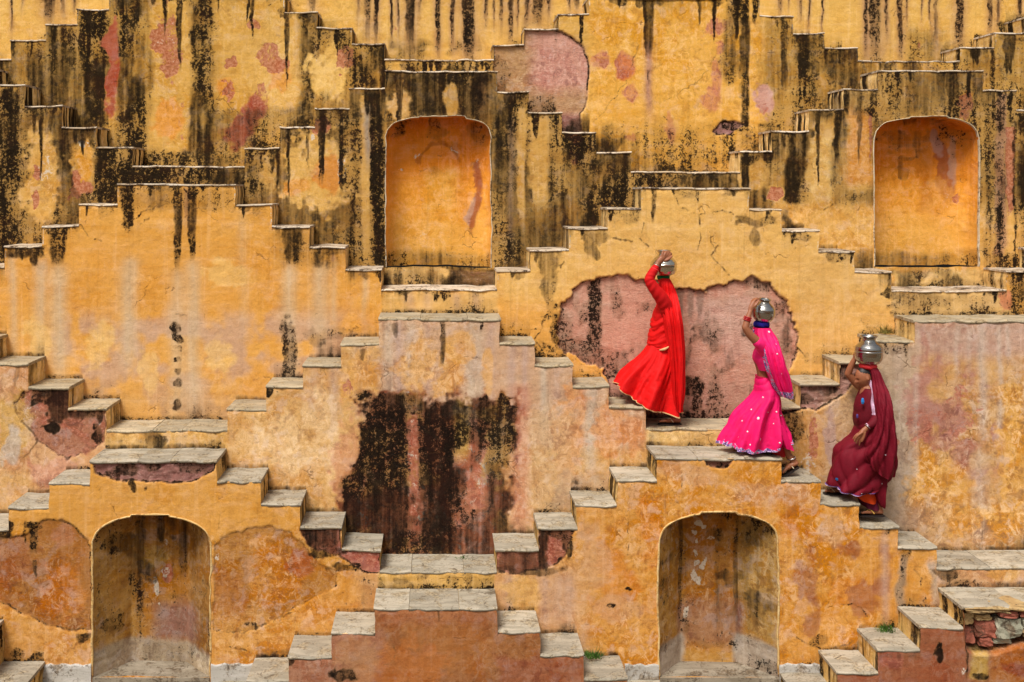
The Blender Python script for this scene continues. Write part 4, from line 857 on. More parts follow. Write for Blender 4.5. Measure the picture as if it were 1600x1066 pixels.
def make_lace():
    m, nt, b = newmat('lilac_embroidery'); g = NT(nt); pos = g.n('ShaderNodeNewGeometry').outputs['Position']
    v = g.n('ShaderNodeTexVoronoi'); v.inputs['Scale'].default_value = 26; g.l(pos, v.inputs['Vector'])
    d = v.outputs['Distance']; c = g.mix(g.ss(d, .18, .3), lin((214, 190, 220)), lin((108, 74, 140)))
    c = g.mix(g.ss(d, .42, .52), c, lin((190, 170, 206))); c = g.mix(g.ss(d, .62, .7), c, lin((226, 40, 120)))
    g.l(c, b.inputs['Base Color']); b.inputs['Roughness'].default_value = .5; g.bump(d, .4, .004, b); return m
M_LACE = make_lace()
M_WHT = make_cloth('white_lilac_trim', (214, 178, 204), .5, .2, var=.3); M_ORA = make_cloth('orange_petticoat', (214, 66, 10), .7, .1); M_DKR = make_cloth('dark_red_petticoat', (150, 14, 16), .8, .1)
M_PLUM = make_cloth('plum_petticoat', (92, 14, 44), .8, .1); M_PURP = make_cloth('purple_hem', (78, 60, 120), .7, .1)
M_SOLE = make_plain('dark_sandal', (40, 30, 28), .6, bump=.2); M_STRAP = make_plain('pale_sandal_strap', (206, 184, 150), .45); M_YSTRAP = make_plain('yellow_sandal_strap', (206, 160, 70), .45)
M_SILV = make_plain('silver_jewellery', (206, 200, 196), .3, metal=.9); M_BRED = make_plain('red_bangle', (176, 20, 30), .3); M_BLK = make_plain('dark_eye', (20, 14, 12), .3)
M_BLUE = make_plain('blue_brooch', (40, 120, 190), .3); M_SEQ = make_plain('white_sequin', (236, 220, 232), .3)

def make_steel(name, c):
    m, nt, b = newmat(name); g = NT(nt); pos = g.n('ShaderNodeNewGeometry').outputs['Position']
    n = g.noise(pos, 9, 4, .6); s = g.noise(g.map(pos, (6, 6, 90)), 3, 4, .6); f = g.noise(pos, 60, 4, .7)
    col = g.mix(g.ss(f, .55, .75, 0, .5), lin(c), lin((120, 108, 92))); g.l(col, b.inputs['Base Color'])
    b.inputs['Metallic'].default_value = 1; g.l(g.ss(s, .3, .7, .14, .28), b.inputs['Roughness'])
    g.bump(n, .12, .02, b); return m
M_STEEL = make_steel('steel_pot', (176, 172, 166)); M_STEELW = make_steel('warm_steel_pot', (206, 198, 182))

class Fig:
    """pixel positions on one figure's own plane (dy metres nearer or farther) to metres"""
    def __init__(s, Y): s.Y = Y; s.m = Y/F
    def p(s, x, y, dy=0): m = (s.Y+dy)/F; return np.array(((x-VX)*m, s.Y+dy, (VY-y)*m))

def crom(a, n):
    a = np.array(a, float); k = len(a); out = []
    for t in np.linspace(0, k-1, n):
        i = min(int(t), k-2); f = t-i; p0, p1, p2, p3 = a[max(i-1, 0)], a[i], a[i+1], a[min(i+2, k-1)]
        out.append(.5*((2*p1)+(-p0+p2)*f+(2*p0-5*p1+4*p2-p3)*f*f+(-p0+3*p1-3*p2+p3)*f**3))
    return np.array(out)
def tube(path, rad, seg=12, sub=4, cap=True, flat=1.0):
    """closed tapered limb along a path in metres"""
    n = (len(path)-1)*sub+1; P = crom(path, n); Rr = np.clip(crom(np.array(rad)[:, None], n)[:, 0], .0015, None); V, Fc = [], []
    T = np.gradient(P, axis=0); T /= np.linalg.norm(T, axis=1)[:, None]+1e-9
    nx = np.array((0, 1, 0.)); rows = []
    if cap:
        ex = [(-1, .45), (-.75, .8)]; pre = [(P[0]+T[0]*Rr[0]*e, T[0], Rr[0]*q) for e, q in ((-.85, .5), (-.5, .85))]; post = [(P[-1]+T[-1]*Rr[-1]*e, T[-1], Rr[-1]*q) for e, q in ((.5, .85), (.85, .5))]
    else: pre, post = [], []
    for (c, t, r) in pre+[(P[i], T[i], Rr[i]) for i in range(n)]+post:
        u = nx-t*np.dot(nx, t); u /= np.linalg.norm(u)+1e-9; w = np.cross(t, u); nx = u
        rows.append([c+r*(math.cos(a)*u*flat+math.sin(a)*w) for a in np.linspace(0, 2*math.pi, seg, endpoint=False)])
    for r in rows: V += r
    for i in range(len(rows)-1):
        for j in range(seg): a, b = i*seg+j, i*seg+(j+1) % seg; Fc.append((a, b, b+seg, a+seg))
    k = len(V); V += [np.mean(rows[0], 0), np.mean(rows[-1], 0)]
    for j in range(seg): Fc.append((k, (j+1) % seg, j)); Fc.append((k+1, (len(rows)-1)*seg+j, (len(rows)-1)*seg+(j+1) % seg))
    return V, Fc
def join(parts):
    V, Fc = [], []
    for v, f in parts: o = len(V); V += list(v); Fc += [tuple(i+o for i in q) for q in f]
    return V, Fc
def remesh(name, parts, vox, mat, parent, smooth_it=3):
    V, Fc = join(parts); me = pmesh(name, V, Fc); o = bpy.data.objects.new(name, me); COL.objects.link(o)
    md = o.modifiers.new('r', 'REMESH'); md.mode = 'VOXEL'; md.voxel_size = vox
    sm = o.modifiers.new('s', 'SMOOTH'); sm.factor = .5; sm.iterations = smooth_it
    dg = bpy.context.evaluated_depsgraph_get(); m2 = bpy.data.meshes.new_from_object(o.evaluated_get(dg)); bpy.data.objects.remove(o); m2.name = name
    return link(name, m2, mat, parent, smooth=True)
def head(c, tilt, scale=1.0, turn=0):
    """head looking towards -X: brow, eye hollows, nose, lips, chin and ears on one surface"""
    V, Fc = [], []; nu, nv = 44, 34
    for j in range(nv+1):
        v = math.pi*j/nv
        for i in range(nu):
            u = 2*math.pi*i/nu; x, y, z = -math.sin(v)*math.cos(u), math.sin(v)*math.sin(u), math.cos(v)
            fr = max(0, -x); zz = z
            g = lambda cy, cz, sy, sz: math.exp(-((y-cy)/sy)**2-((zz-cz)/sz)**2)*(fr > 0)
            d = .30*g(0, -.22, .16, .15)+.20*g(0, -.06, .11, .22)+.07*g(0, .22, .5, .10)-.13*g(.33, .03, .17, .10)-.13*g(-.33, .03, .17, .10)+.12*g(0, -.50, .2, .06)+.11*g(0, -.60, .2, .05)-.07*g(0, -.55, .25, .025)+.15*g(0, -.82, .25, .14)-.05*g(0, -.40, .2, .05)+.06*(g(.5, -.25, .22, .2)+g(-.5, -.25, .22, .2))
            jaw = 1-.26*max(0, -z-.1)*(1+.4*max(0, -fr+.5)); e = .16*(math.exp(-((abs(y)-.97)/.12)**2-((x-.08)/.13)**2-((z+.1)/.24)**2))
            V.append(np.array((x*(.098+.012*(z > 0)*z)+(-d*.095 if fr else 0)-.016*max(0, -z)*(1-fr)*0, y*(.076+e*.13)*jaw, z*.122))*scale)
    for j in range(nv):
        for i in range(nu): a, b = j*nu+i, j*nu+(i+1) % nu; Fc.append((a, b, b+nu, a+nu))
    M = Matrix.Rotation(turn, 3, 'Z') @ Matrix.Rotation(tilt, 3, 'Y'); M = np.array(M)
    return [M @ v + np.array(c) for v in V], Fc

def loft(fig, rings, nu=120, nv=90, folds=(), top=True, bottom=True, z_noise=0, seed=0, crease=()):
    """cloth built on rings: (left px, right px, half depth m, dy m, sag px)"""
    A = np.array([(r[0][0], r[0][1], r[1][0], r[1][1], r[2], r[3] if len(r) > 3 else 0, r[4] if len(r) > 4 else 0) for r in rings], float)
    A = crom(A, nv); V = []; th = np.linspace(0, 2*math.pi, nu, endpoint=False)
    for i in range(nv):
        t = i/(nv-1); lx, ly, rx, ry, b, dy, sag = A[i]
        L, Rg = fig.p(lx, ly, dy), fig.p(rx, ry, dy); c = (L+Rg)/2; h = (Rg-L)/2; f = np.ones(nu)
        for (n, amp, ph, tw, t0, t1) in folds:
            w = np.clip((t-t0)/max(t1-t0, 1e-3), 0, 1); s_ = np.sin(n*th+ph+tw*t+1.1*np.sin(2*th+ph*2+1.5*t)+.8*np.sin(3*th+seed)); f = f + 1.5*amp*w*(np.where(s_ > 0, s_**1.5 if False else s_*abs(s_)**.3, s_*.8))
        cs, sn = np.cos(th), np.sin(th); e = .86
        cs_ = np.sign(cs)*np.abs(cs)**e; sn_ = np.sign(sn)*np.abs(sn)**e
        P = c[None, :]+h[None, :]*(cs_*(1+(f-1)*.6))[:, None]+np.array((0, b, 0))[None, :]*(sn_*f)[:, None]
        P[:, 2] -= sag*fig.m*sn**2
        rad = P-c; rad[:, 2] = 0; rad /= np.linalg.norm(rad, axis=1)[:, None]+1e-9
        for (n, k, amp, ph, t0, t1) in crease:      # n folds round, k folds down, depth in metres
            w = np.clip((t-t0)/max(t1-t0, 1e-3), 0, 1) if t1 > t0 else np.clip((t0-t)/max(t0-t1, 1e-3), 0, 1)
            q = n*th*.5+math.pi*k*t+ph+.9*np.sin(th*1.0+ph)+.7*np.sin(2*th+3*t+seed)+1.2*(vnoise(th*1.6+seed, t*3+th*0, seed)-.5)
            P += rad*((np.abs(np.sin(q))**.7-.55)*amp*w*(.45+1.1*vnoise(th*1.3+ph, t*2.2+th*0, seed+5)))[:, None]
        nz = z_noise*(fbm(th*2+seed, t*6+th*0, seed, 3)-.5); P[:, 1] += nz; V.append(P)
    V = np.concatenate(V); Fc = [(i*nu+j, i*nu+(j+1) % nu, (i+1)*nu+(j+1) % nu, (i+1)*nu+j) for i in range(nv-1) for j in range(nu)]
    if top: Fc.append(tuple(range(nu)))
    if bottom: Fc.append(tuple((nv-1)*nu+j for j in range(nu-1, -1, -1)))
    return V, Fc, nu, nv
def cloth(fig, name, rings, mat, parent, **kw):
    V, Fc, nu, nv = loft(fig, rings, **kw); o = link(name, pmesh(name, V, Fc), mat, parent, smooth=True); o_V = V.reshape(nv, nu, 3); return o, o_V
def band(name, G, rows, cols, mat, parent, out=.004, th=.003, wav=0):
    """a strip of trim laid over part of a cloth: rows and cols are index lists into its grid"""
    nv, nu, _ = G.shape; c0 = G.mean(1); V, Fc = [], []; nr, nc = len(rows), len(cols)
    for layer in (out+th, out-.001):
        for a, i in enumerate(rows):
            for j in cols:
                p = G[i % nv, j % nu]; d = p-c0[i % nv]; d = d/(np.linalg.norm(d)+1e-9); V.append(p+d*layer+(np.array((0, 0, wav*math.sin(j*1.3))) if a in (0,) else 0))
    n = nr*nc
    for a in range(nr-1):
        for b in range(nc-1): q = a*nc+b; Fc += [(q, q+1, q+nc+1, q+nc), (n+q, n+q+nc, n+q+nc+1, n+q+1)]
    for a in range(nr-1):
        for b in (0, nc-1): q = a*nc+b; Fc.append((q, q+nc, n+q+nc, n+q))
    for b in range(nc-1):
        for a in (0, nr-1): q = a*nc+b; Fc.append((q, q+1, n+q+1, n+q))
    return link(name, pmesh(name, V, Fc), mat, parent)
def dots(name, G, spots, r, mat, parent):
    """small sewn-on sequins: six-petalled discs set into the cloth's front"""
    V, Fc = [], []; nv, nu, _ = G.shape; c0 = G.mean(1)
    for (i, j, k) in spots:
        p = G[i, j]; du = G[i, (j+1) % nu]-G[i, j-1]; dv = G[min(i+1, nv-1), j]-G[max(i-1, 0), j]; du /= np.linalg.norm(du)+1e-9; n = np.cross(du, dv); n /= np.linalg.norm(n)+1e-9
        if np.dot(n, p-c0[i]) < 0: n = -n
        w = np.cross(n, du); o = len(V); V.append(p+n*.006)
        for q in range(12):
            rr = r*k*(1 if q % 2 else .7); a = q*math.pi/6; V.append(p+n*.003+rr*(math.cos(a)*du+math.sin(a)*w))
        Fc += [(o, o+1+q, o+1+(q+1) % 12) for q in range(12)]
    o_ = link(name, pmesh(name, V, Fc), mat, parent); o_['kind'] = 'stuff'; return o_
def lathe(fig, name, prof, cx, mat, parent=None, dy=0, tilt=0, seg=56, cy=None):
    P = np.array(prof, float); P = np.concatenate([np.array([P[i], P[i]*.88+P[i+1]*.12, P[i]*.12+P[i+1]*.88]) for i in range(len(P)-1)]+[P[-1:]]); V, Fc = [], []; cy = P[:, 1].mean() if cy is None else cy
    for r, y in P:
        for a in np.linspace(0, 2*math.pi, seg, endpoint=False): V.append(np.array((r*fig.m*math.cos(a), r*fig.m*math.sin(a), (cy-y)*fig.m)))
    n = len(P)
    for i in range(n-1):
        for j in range(seg): a, b = i*seg+j, i*seg+(j+1) % seg; Fc.append((a, b, b+seg, a+seg))
    Fc.append(tuple(range(seg-1, -1, -1))); Fc.append(tuple((n-1)*seg+j for j in range(seg)))
    M = np.array(Matrix.Rotation(tilt, 3, 'Y') @ Matrix.Rotation(.12, 3, 'X')) if tilt else np.eye(3)
    c = fig.p(cx, cy, dy); V = [M @ v + c for v in V]; me = pmesh(name, V, Fc); return link(name, me, mat, parent, smooth=True)
def ring(fig, name, c, axis, r, t, mat, parent, seg=24):
    ax = Vector(axis).normalized(); u = ax.orthogonal().normalized(); w = ax.cross(u); c = Vector(fig.p(*c)); V, Fc = [], []
    for i in range(seg):
        a = 2*math.pi*i/seg; d = u*math.cos(a)+w*math.sin(a)
        for j in range(8): q = 2*math.pi*j/8; V.append(c+d*(r+t*math.cos(q))+ax*(t*math.sin(q)))
    for i in range(seg):
        for j in range(8): Fc.append((i*8+j, ((i+1) % seg)*8+j, ((i+1) % seg)*8+(j+1) % 8, i*8+(j+1) % 8))
    return link(name, pmesh(name, V, Fc), mat, parent, smooth=True)
def pad(fig, name, x0, x1, y0, y1, mat, dy, label, cat, lumps=5):
    """rolled cloth ring the pot sits on"""
    cx, rx, ry = (x0+x1)/2, (x1-x0)/2*fig.m, (y1-y0)/2*fig.m; rt = ry; V, Fc = [], []; seg, s2 = 60, 16; c = fig.p(cx, (y0+y1)/2, dy)
    for i in range(seg):
        a = 2*math.pi*i/seg; R_ = rx-rt
        for j in range(s2):
            q = 2*math.pi*j/s2+.9*a*0; k = 1+.10*math.sin(lumps*a+2*q)+.06*math.sin(9*a+3*q); rr = rt*k
            V.append(c+np.array(((R_+rr*math.cos(q))*math.cos(a), (R_+rr*math.cos(q))*math.sin(a), rr*math.sin(q)*1.02)))
    for i in range(seg):
        for j in range(s2): Fc.append((i*s2+j, ((i+1) % seg)*s2+j, ((i+1) % seg)*s2+(j+1) % s2, i*s2+(j+1) % s2))
    o = link(name, pmesh(name, V, Fc), mat, None, smooth=True); return tag(o, label, cat, 'rolled head pads under the pots')
def T(fig, pts, rad, **kw): return tube([fig.p(*q) for q in pts], [r*fig.m for r in rad], **kw)
def sandal(fig, name, path, w, parent, strap, strapmat, tops):
    """path: heel to toe along the sole (px), w half width m"""
    P = crom([fig.p(*q) for q in path], 16); V, Fc = [], []
    for i, p in enumerate(P):
        t = i/15; ww = w*(.72+.45*math.sin(math.pi*min(1, t*.95+.1))**.7*(1 if t < .9 else .86))
        for s_, z in ((-1, 0), (1, 0), (1, -.016), (-1, -.016)): V.append(p+np.array((0, s_*ww, z)))
    for i in range(15):
        for j in range(4): a, b = i*4+j, i*4+(j+1) % 4; Fc.append((a, b, b+4, a+4))
    Fc += [(3, 2, 1, 0), (60, 61, 62, 63)]; o = link(name, pmesh(name, V, Fc), M_SOLE, parent)
    for s_ in tops: v, f = tube([fig.p(*q) for q in s_], [.005]*len(s_), seg=8, sub=5); link('strap', pmesh('strap', v, f), strapmat, o, smooth=True)
    return o
def foot(fig, ank, heel, ball, toe, dy):
    """ankle, heel, instep and five separate toes"""
    k = 1/fig.m; q = []
    q.append(T(fig, [(*ank, dy), ((ank[0]*.4+heel[0]*.6), (ank[1]*.4+heel[1]*.6)-1, dy), (heel[0], heel[1]-3.2, dy)], [5.0, 5.0, 4.2]))
    q.append(T(fig, [(heel[0], heel[1]-3.4, dy), ((heel[0]+ball[0])/2, (heel[1]+ball[1])/2-4.2, dy), (ball[0], ball[1]-2.6, dy)], [4.2, 4.6, 3.6], flat=1.3))
    for i in range(5):
        o = (-.036+.018*i); l = (1, .98, .9, .8, .68)[i]; r = (2.0, 1.5, 1.4, 1.3, 1.2)[i]
        q.append(T(fig, [(ball[0], ball[1]-2.4, dy+o*.8), (ball[0]+(toe[0]-ball[0])*.55*l, ball[1]+(toe[1]-ball[1])*.55*l-2.4, dy+o), (ball[0]+(toe[0]-ball[0])*l, ball[1]+(toe[1]-ball[1])*l-1.6, dy+o)], [r*1.2, r, r*.9]))
    return q
def person(fig, x, y, label):
    return empty('person', tuple(fig.p(x, y)), label, 'person')

# ---- woman in red, on the landing in front of the pink patch
f = Fig(11.70); me_ = person(f, 1045, 661, 'woman in plain bright red sari, face veiled, in front of the pink patch')
hd = head(f.p(1038, 452, .0), -.05, .95)
b = [hd, T(f, [(1038, 458, 0), (1040, 478, 0), (1040, 500, 0)], [7, 8, 12]), T(f, [(1040, 478, 0), (1039, 500, 0), (1038, 525, 0), (1040, 548, 0), (1040, 560, 0)], [13, 17, 15, 17, 18]),
     T(f, [(1040, 486, -.05), (1044, 482, -.15), (1036, 468, -.19), (1024, 450, -.20), (1016, 438, -.20)], [9, 8, 7.4, 6.4, 5.6]), T(f, [(1016, 438, -.20), (1021, 426, -.18), (1027, 413, -.16)], [5.6, 5.0, 3.6]),
     T(f, [(1027, 413, -.16), (1031, 407.5, -.15), (1036, 402, -.135)], [3.7, 4.6, 4.8], flat=.75),
     T(f, [(1036, 404, -.145), (1039, 397, -.135), (1042, 393, -.10), (1043, 394.5, -.07)], [2.0, 1.9, 1.6, 1.3]), T(f, [(1038, 404, -.135), (1042, 398, -.125), (1045.5, 394, -.09), (1046.5, 396, -.06)], [2.0, 1.9, 1.6, 1.3]),
     T(f, [(1039.5, 405, -.13), (1044.5, 400, -.12), (1048.5, 396, -.085), (1049, 398, -.055)], [2.0, 1.8, 1.5, 1.2]), T(f, [(1034, 403, -.15), (1035, 396, -.14), (1037, 392.5, -.11), (1038.5, 394, -.08)], [1.9, 1.7, 1.5, 1.2]),
     T(f, [(1036, 408, -.14), (1043, 406, -.145), (1048, 402.5, -.125), (1050, 400, -.11)], [2.2, 2.1, 1.8, 1.4]),
     T(f, [(1040, 486, .05), (1042, 500, .17), (1036, 525, .19), (1030, 545, .12)], [9, 7.5, 6.5, 5]),
     T(f, [(1042, 556, -.07), (1048, 600, -.08), (1054, 636, -.08), (1056, 650, -.08)], [14, 10, 7, 4.6]), T(f, [(1038, 556, .08), (1012, 585, .08), (1000, 612, .08), (1004, 627, .08)], [14, 10, 7, 4.6])]
b += foot(f, (1056, 646), (1060, 660), (1042, 660), (1031, 660), -.08)
b += foot(f, (1003, 620), (1007, 634), (991, 634), (981, 634), .10)
remesh('body', b, .0052, M_SKIN, me_)
cloth(f, 'skirt', [((1013, 537), (1058, 545), .15), ((1004, 552), (1061, 562), .18, 0, 2), ((988, 569), (1062, 585), .21, 0, 6), ((974, 585), (1062, 612), .23, 0, 10), ((963, 599), (1060, 640), .25, 0, 15)], M_RED, me_,
      folds=((7, .16, .5, .8, 0, .7), (12, .10, 1.7, -1.5, .15, 1), (19, .04, 0, 2, .3, 1)), seed=1, crease=((26, 1.6, .030, .3, .05, .45), (44, -2, .014, 1.3, .2, .8)))
sk, G = bpy.data.objects[[o.name for o in me_.children if o.name.startswith('skirt')][0]], None
V, Fc, nu, nv = loft(f, [((1013, 537), (1058, 545), .15), ((1004, 552), (1061, 562), .18, 0, 2), ((988, 569), (1062, 585), .21, 0, 6), ((974, 585), (1062, 612), .23, 0, 10), ((963, 599), (1060, 640), .25, 0, 15)],
      folds=((7, .16, .5, .8, 0, .7), (12, .10, 1.7, -1.5, .15, 1), (19, .04, 0, 2, .3, 1)), seed=1, crease=((26, 1.6, .030, .3, .05, .45), (44, -2, .014, 1.3, .2, .8)))
band('hem_trim', V.reshape(nv, nu, 3), [87, 88, 89], list(range(nu))+[0], M_GOLD, sk, .002)
cloth(f, 'petticoat', [((1004, 590), (1052, 620), .13, 0, 8), ((1000, 612), (1050, 638), .14, 0, 8), ((994, 616), (1052, 644), .15, 0, 8)], M_DKR, me_, nv=20, nu=60, folds=((9, .06, 0, 1, 0, 1),))
cloth(f, 'sari_wrap', [((1031, 466), (1049, 466), .09), ((1026, 478), (1056, 480), .15), ((1019, 496), (1058, 499), .165), ((1016, 515), (1060, 519), .16), ((1013, 534), (1060, 538), .165, 0, 3), ((1016, 541), (1056, 545), .16, 0, 4)], M_RED, me_,
      folds=((3, .04, 1, 5, .2, 1), (9, .035, 0, 9, .4, 1)), nv=90, seed=2, crease=((3, 6, .013, .5, .1, .4), (5, 13, .007, 1.5, .2, .5)))
link('waist_trim', pmesh('waist_trim', *tube([f.p(1031, 547, -.168), f.p(1038, 546, -.186), f.p(1046, 541.5, -.176)], [.006, .016, .005], seg=10, sub=6)), M_GOLD, me_, smooth=True)
v, fc = tube([f.p(1043, 490, -.13), f.p(1040, 478, -.16), f.p(1032, 464, -.185), f.p(1021, 449, -.20), f.p(1015, 438, -.20), f.p(1018, 429, -.19), f.p(1024, 419, -.172)], [q*f.m for q in (10.5, 11, 10.4, 8.8, 7.8, 7.0, 5.8)], seg=28, sub=10)
for i, p in enumerate(v): v[i] = p + .006*math.sin(i//28*1.1+2.0*math.sin((i % 28)/28*6.28))*np.array((.3, .4, .2))
link('blouse_sleeve', pmesh('blouse_sleeve', v, fc), M_REDB, me_, smooth=True)
ring(f, 'cuff_trim', (1023.4, 420.5, -.174), f.p(1024, 419)-f.p(1020, 426), 5.9*f.m, .006, M_CORAL, me_)
veil_r = [((1030, 434), (1046, 435), .075, .0), ((1028, 444), (1051, 446), .10), ((1029, 458), (1055, 460), .115), ((1032, 474), (1058, 477), .15, -.06), ((1036, 495), (1061, 499), .17, -.10), ((1040, 520), (1063, 524), .17, -.11), ((1044, 550), (1065, 555), .17, -.12),
          ((1047, 585), (1065, 590), .17, -.13), ((1049, 615), (1064, 618), .17, -.14), ((1052, 634), (1061, 637), .16, -.14, 4)]
cloth(f, 'veil', veil_r, M_RED, me_, folds=((5, .16, .9, 1.0, .02, .5), (9, .09, 2, 2.0, .1, .8), (15, .04, 0, 1, .3, 1)), nv=110, seed=3, crease=((15, 1.2, .030, .7, .0, .25), (27, -1, .014, 0, .1, .4)))
for i, (c, m_) in enumerate((((1026, 414.5, -.163), M_SILV), ((1025.2, 416.5, -.165), M_BLK), ((1024.6, 418.3, -.168), M_SILV))): ring(f, 'bangle', c, f.p(1028, 410)-f.p(1023, 421), .030, .0042, m_, me_)
ring(f, 'anklet', (1056, 650.5, -.08), (0.15, 0, 1), 6.2*f.m, .006, M_SILV, me_)
sandal(f, 'sandal', [(1064, 661.5, -.08), (1048, 661.5, -.08), (1029, 661.5, -.08)], .043, me_, None, M_STRAP, [[(1052, 660, -.13), (1046, 653.5, -.10), (1038, 658.5, -.09)], [(1052, 660, -.03), (1046, 653.5, -.07), (1038, 658.5, -.09)]])
tag(lathe(f, 'water_pot', [(3, 431), (12, 430), (17, 427.5), (19.6, 423), (20.4, 417), (20.4, 413.6), (20.9, 413), (20.4, 412.2), (19.4, 409), (16.5, 405.4), (11.5, 401.5), (8.7, 399), (8.0, 397), (8.8, 395), (11.2, 392.6), (12.0, 391.4), (11.4, 390.9), (8.2, 394), (7, 397.5), (8, 401), (10, 404)], 1037, M_STEELW, dy=-.02),
    'brushed steel water pot with wide flared rim on the red veiled head', 'water pot', 'steel water pots carried on heads')
pad(f, 'head_pad', 1027, 1046.5, 428.5, 437.5, M_GRN, -.0, 'rolled green cloth pad on the red veiled head', 'head pad')

# ---- woman in pink, coming up past the end of the arch landing
f = Fig(11.18); me_ = person(f, 1225, 740, 'woman in bright pink sari with silver lilac embroidery, bare arm up at her pot')
b = [head(f.p(1190, 529, .0), -.02, .92), T(f, [(1191, 533, 0), (1193, 548, 0)], [7, 8]), T(f, [(1193, 546, 0), (1191, 562, 0), (1192, 580, 0), (1197, 600, 0), (1198, 622, 0)], [11, 13, 9.5, 13, 15]),
     T(f, [(1194, 547, -.05), (1190, 540, -.14), (1183, 534, -.17), (1172, 523, -.18), (1164.5, 512, -.18)], [9, 8, 7.2, 6.2, 5.4]), T(f, [(1164.5, 512, -.18), (1168, 500, -.165), (1172, 487, -.145)], [5.4, 4.9, 3.5]),
     T(f, [(1172, 487, -.145), (1174.5, 480, -.13), (1177.5, 474, -.115)], [3.5, 4.6, 4.4], flat=.75),
     T(f, [(1176, 476, -.125), (1179, 470, -.115), (1183, 467.5, -.095), (1185, 469.5, -.075)], [2, 1.8, 1.5, 1.2]), T(f, [(1177.5, 475, -.11), (1181, 469, -.10), (1185, 467, -.08), (1187, 469, -.06)], [2, 1.8, 1.5, 1.2]),
     T(f, [(1176, 475, -.10), (1178, 469, -.09), (1182, 466.5, -.07), (1185, 468, -.05)], [1.9, 1.7, 1.5, 1.2]), T(f, [(1174, 477, -.095), (1174.5, 471, -.08), (1178, 467.5, -.06), (1181, 468, -.04)], [1.8, 1.6, 1.4, 1.1]),
     T(f, [(1177, 480, -.135), (1181, 477, -.135), (1184.5, 472, -.125), (1186, 469, -.115)], [2.2, 2, 1.7, 1.3]),
     T(f, [(1195, 548, .05), (1198, 565, .16), (1198, 590, .18), (1192, 610, .14)], [9, 7, 6, 4.6]),
     T(f, [(1200, 612, -.04), (1210, 650, -.05), (1223, 690, -.06), (1233, 714, -.07)], [13, 8, 6.4, 4.8]), T(f, [(1194, 612, .07), (1172, 648, .08), (1166, 680, .08), (1170, 694, .08)], [14, 10, 7, 4.8])]
b += foot(f, (1233, 712), (1243.5, 727), (1230, 734), (1223.5, 740), -.07)
b += foot(f, (1169, 688), (1173, 705), (1157, 705), (1147, 705), .10)
remesh('body', b, .0050, M_SKIN, me_)
cloth(f, 'petticoat', [((1180, 660), (1216, 672), .13), ((1182, 690), (1225, 698), .14, 0, 2), ((1190, 697), (1224, 712), .14, 0, 2)], M_DKR, me_, nv=24, nu=70, folds=((9, .05, 0, 1, 0, 1),))
cloth(f, 'underskirt', [((1204, 655), (1221, 660), .12, -.03), ((1211, 680), (1231, 684), .14, -.03), ((1217, 695), (1238, 702), .13, -.03)], M_PINK, me_, nv=30, nu=70, folds=((6, .08, 0, 1, 0, 1),))
skr = [((1182, 587), (1200, 589), .12), ((1181, 600), (1211, 605), .16), ((1178, 614), (1217, 622), .19, 0, 1), ((1163, 632), (1218, 642), .19, 0, 2), ((1150, 652), (1222, 659), .20, 0, 4), ((1139, 677), (1226, 674), .21, 0, 9), ((1133, 694), (1226, 688), .21, 0, 9)]
fo = ((6, .15, .7, 1.2, .18, .8), (11, .10, 2.2, -1.2, .25, 1), (17, .05, 0, 2, .3, 1), (4, .04, 1, 6, 0, .5))
sk, G = cloth(f, 'skirt', skr, M_PINK, me_, folds=fo, seed=4, crease=((22, 2.2, .028, .3, .25, .6), (38, -2, .014, 1, .3, .8), (3, 9, .009, .4, .45, .05)))
band('embroidered_hem', G, [83, 85, 87, 88, 89], list(range(120))+[0], M_LACE, sk, .003, wav=.012)
dots('sequin', G, [(r_, c_, k_) for r_, c_, k_ in ((30, 78, 1), (42, 98, 1), (46, 74, .9), (52, 84, 1.7), (56, 96, .8), (60, 70, 1), (63, 102, 1), (66, 79, 1), (70, 88, 1.6), (74, 72, 1.4), (74, 97, 1.1), (58, 108, 1.7), (48, 110, .9), (36, 104, 1), (77, 83, 1), (78, 104, 1.1), (44, 90, .8))], .010, M_SEQ, sk)
cloth(f, 'blouse', [((1184, 540), (1200, 540), .10), ((1180, 549), (1204, 550), .15), ((1177.5, 560), (1206, 562), .155), ((1181, 570), (1205, 573), .14), ((1183.5, 577), (1203, 577), .125)], M_PINKB, me_, nv=40, folds=((5, .02, 0, 3, 0, 1),), seed=5)
v, fc = tube([f.p(1194, 549, -.12), f.p(1189, 540, -.155), f.p(1183.5, 535, -.172)], [q*f.m for q in (9.5, 9, 8)], seg=24, sub=8)
link('blouse_sleeve', pmesh('blouse_sleeve', v, fc), M_PINKB, me_, smooth=True)
veil_r = [((1178, 511.5), (1202, 511.5), .085), ((1177, 519), (1208, 521), .11), ((1181, 529), (1213, 531), .125, -.03), ((1187, 540), (1216, 543), .16, -.08), ((1190, 553), (1220, 557), .17, -.10), ((1194, 568), (1223, 572), .17, -.11), ((1199, 584), (1229, 587), .15, -.12), ((1207, 602), (1233.5, 604), .13, -.12), ((1219, 618), (1235, 622), .10, -.12)]
ve, G = cloth(f, 'veil', veil_r, M_PINK, me_, folds=((5, .12, .6, 1.2, .02, .6), (9, .08, 2, 2, .1, .8), (15, .03, 0, 1, .3, 1)), nv=100, seed=6, crease=((13, 1.4, .026, .7, .0, .3), (25, -1, .012, 0, .1, .4)))
band('embroidered_border', G, list(range(22, 99, 2)), [61, 63, 65, 67, 69, 71, 73], M_LACE, ve, .003)
band('embroidered_border', G, list(range(6, 24, 2)), [60, 62, 64, 66], M_LACE, ve, .003)
band('embroidered_border', G, [91, 93, 95, 97, 99], list(range(62, 120, 2)), M_LACE, ve, .003)
dots('sequin', G, [(8, 96, 1.4), (30, 98, 1.2), (44, 92, 1), (58, 100, 1), (70, 92, .9), (24, 104, 1.1)], .010, M_SEQ, ve)
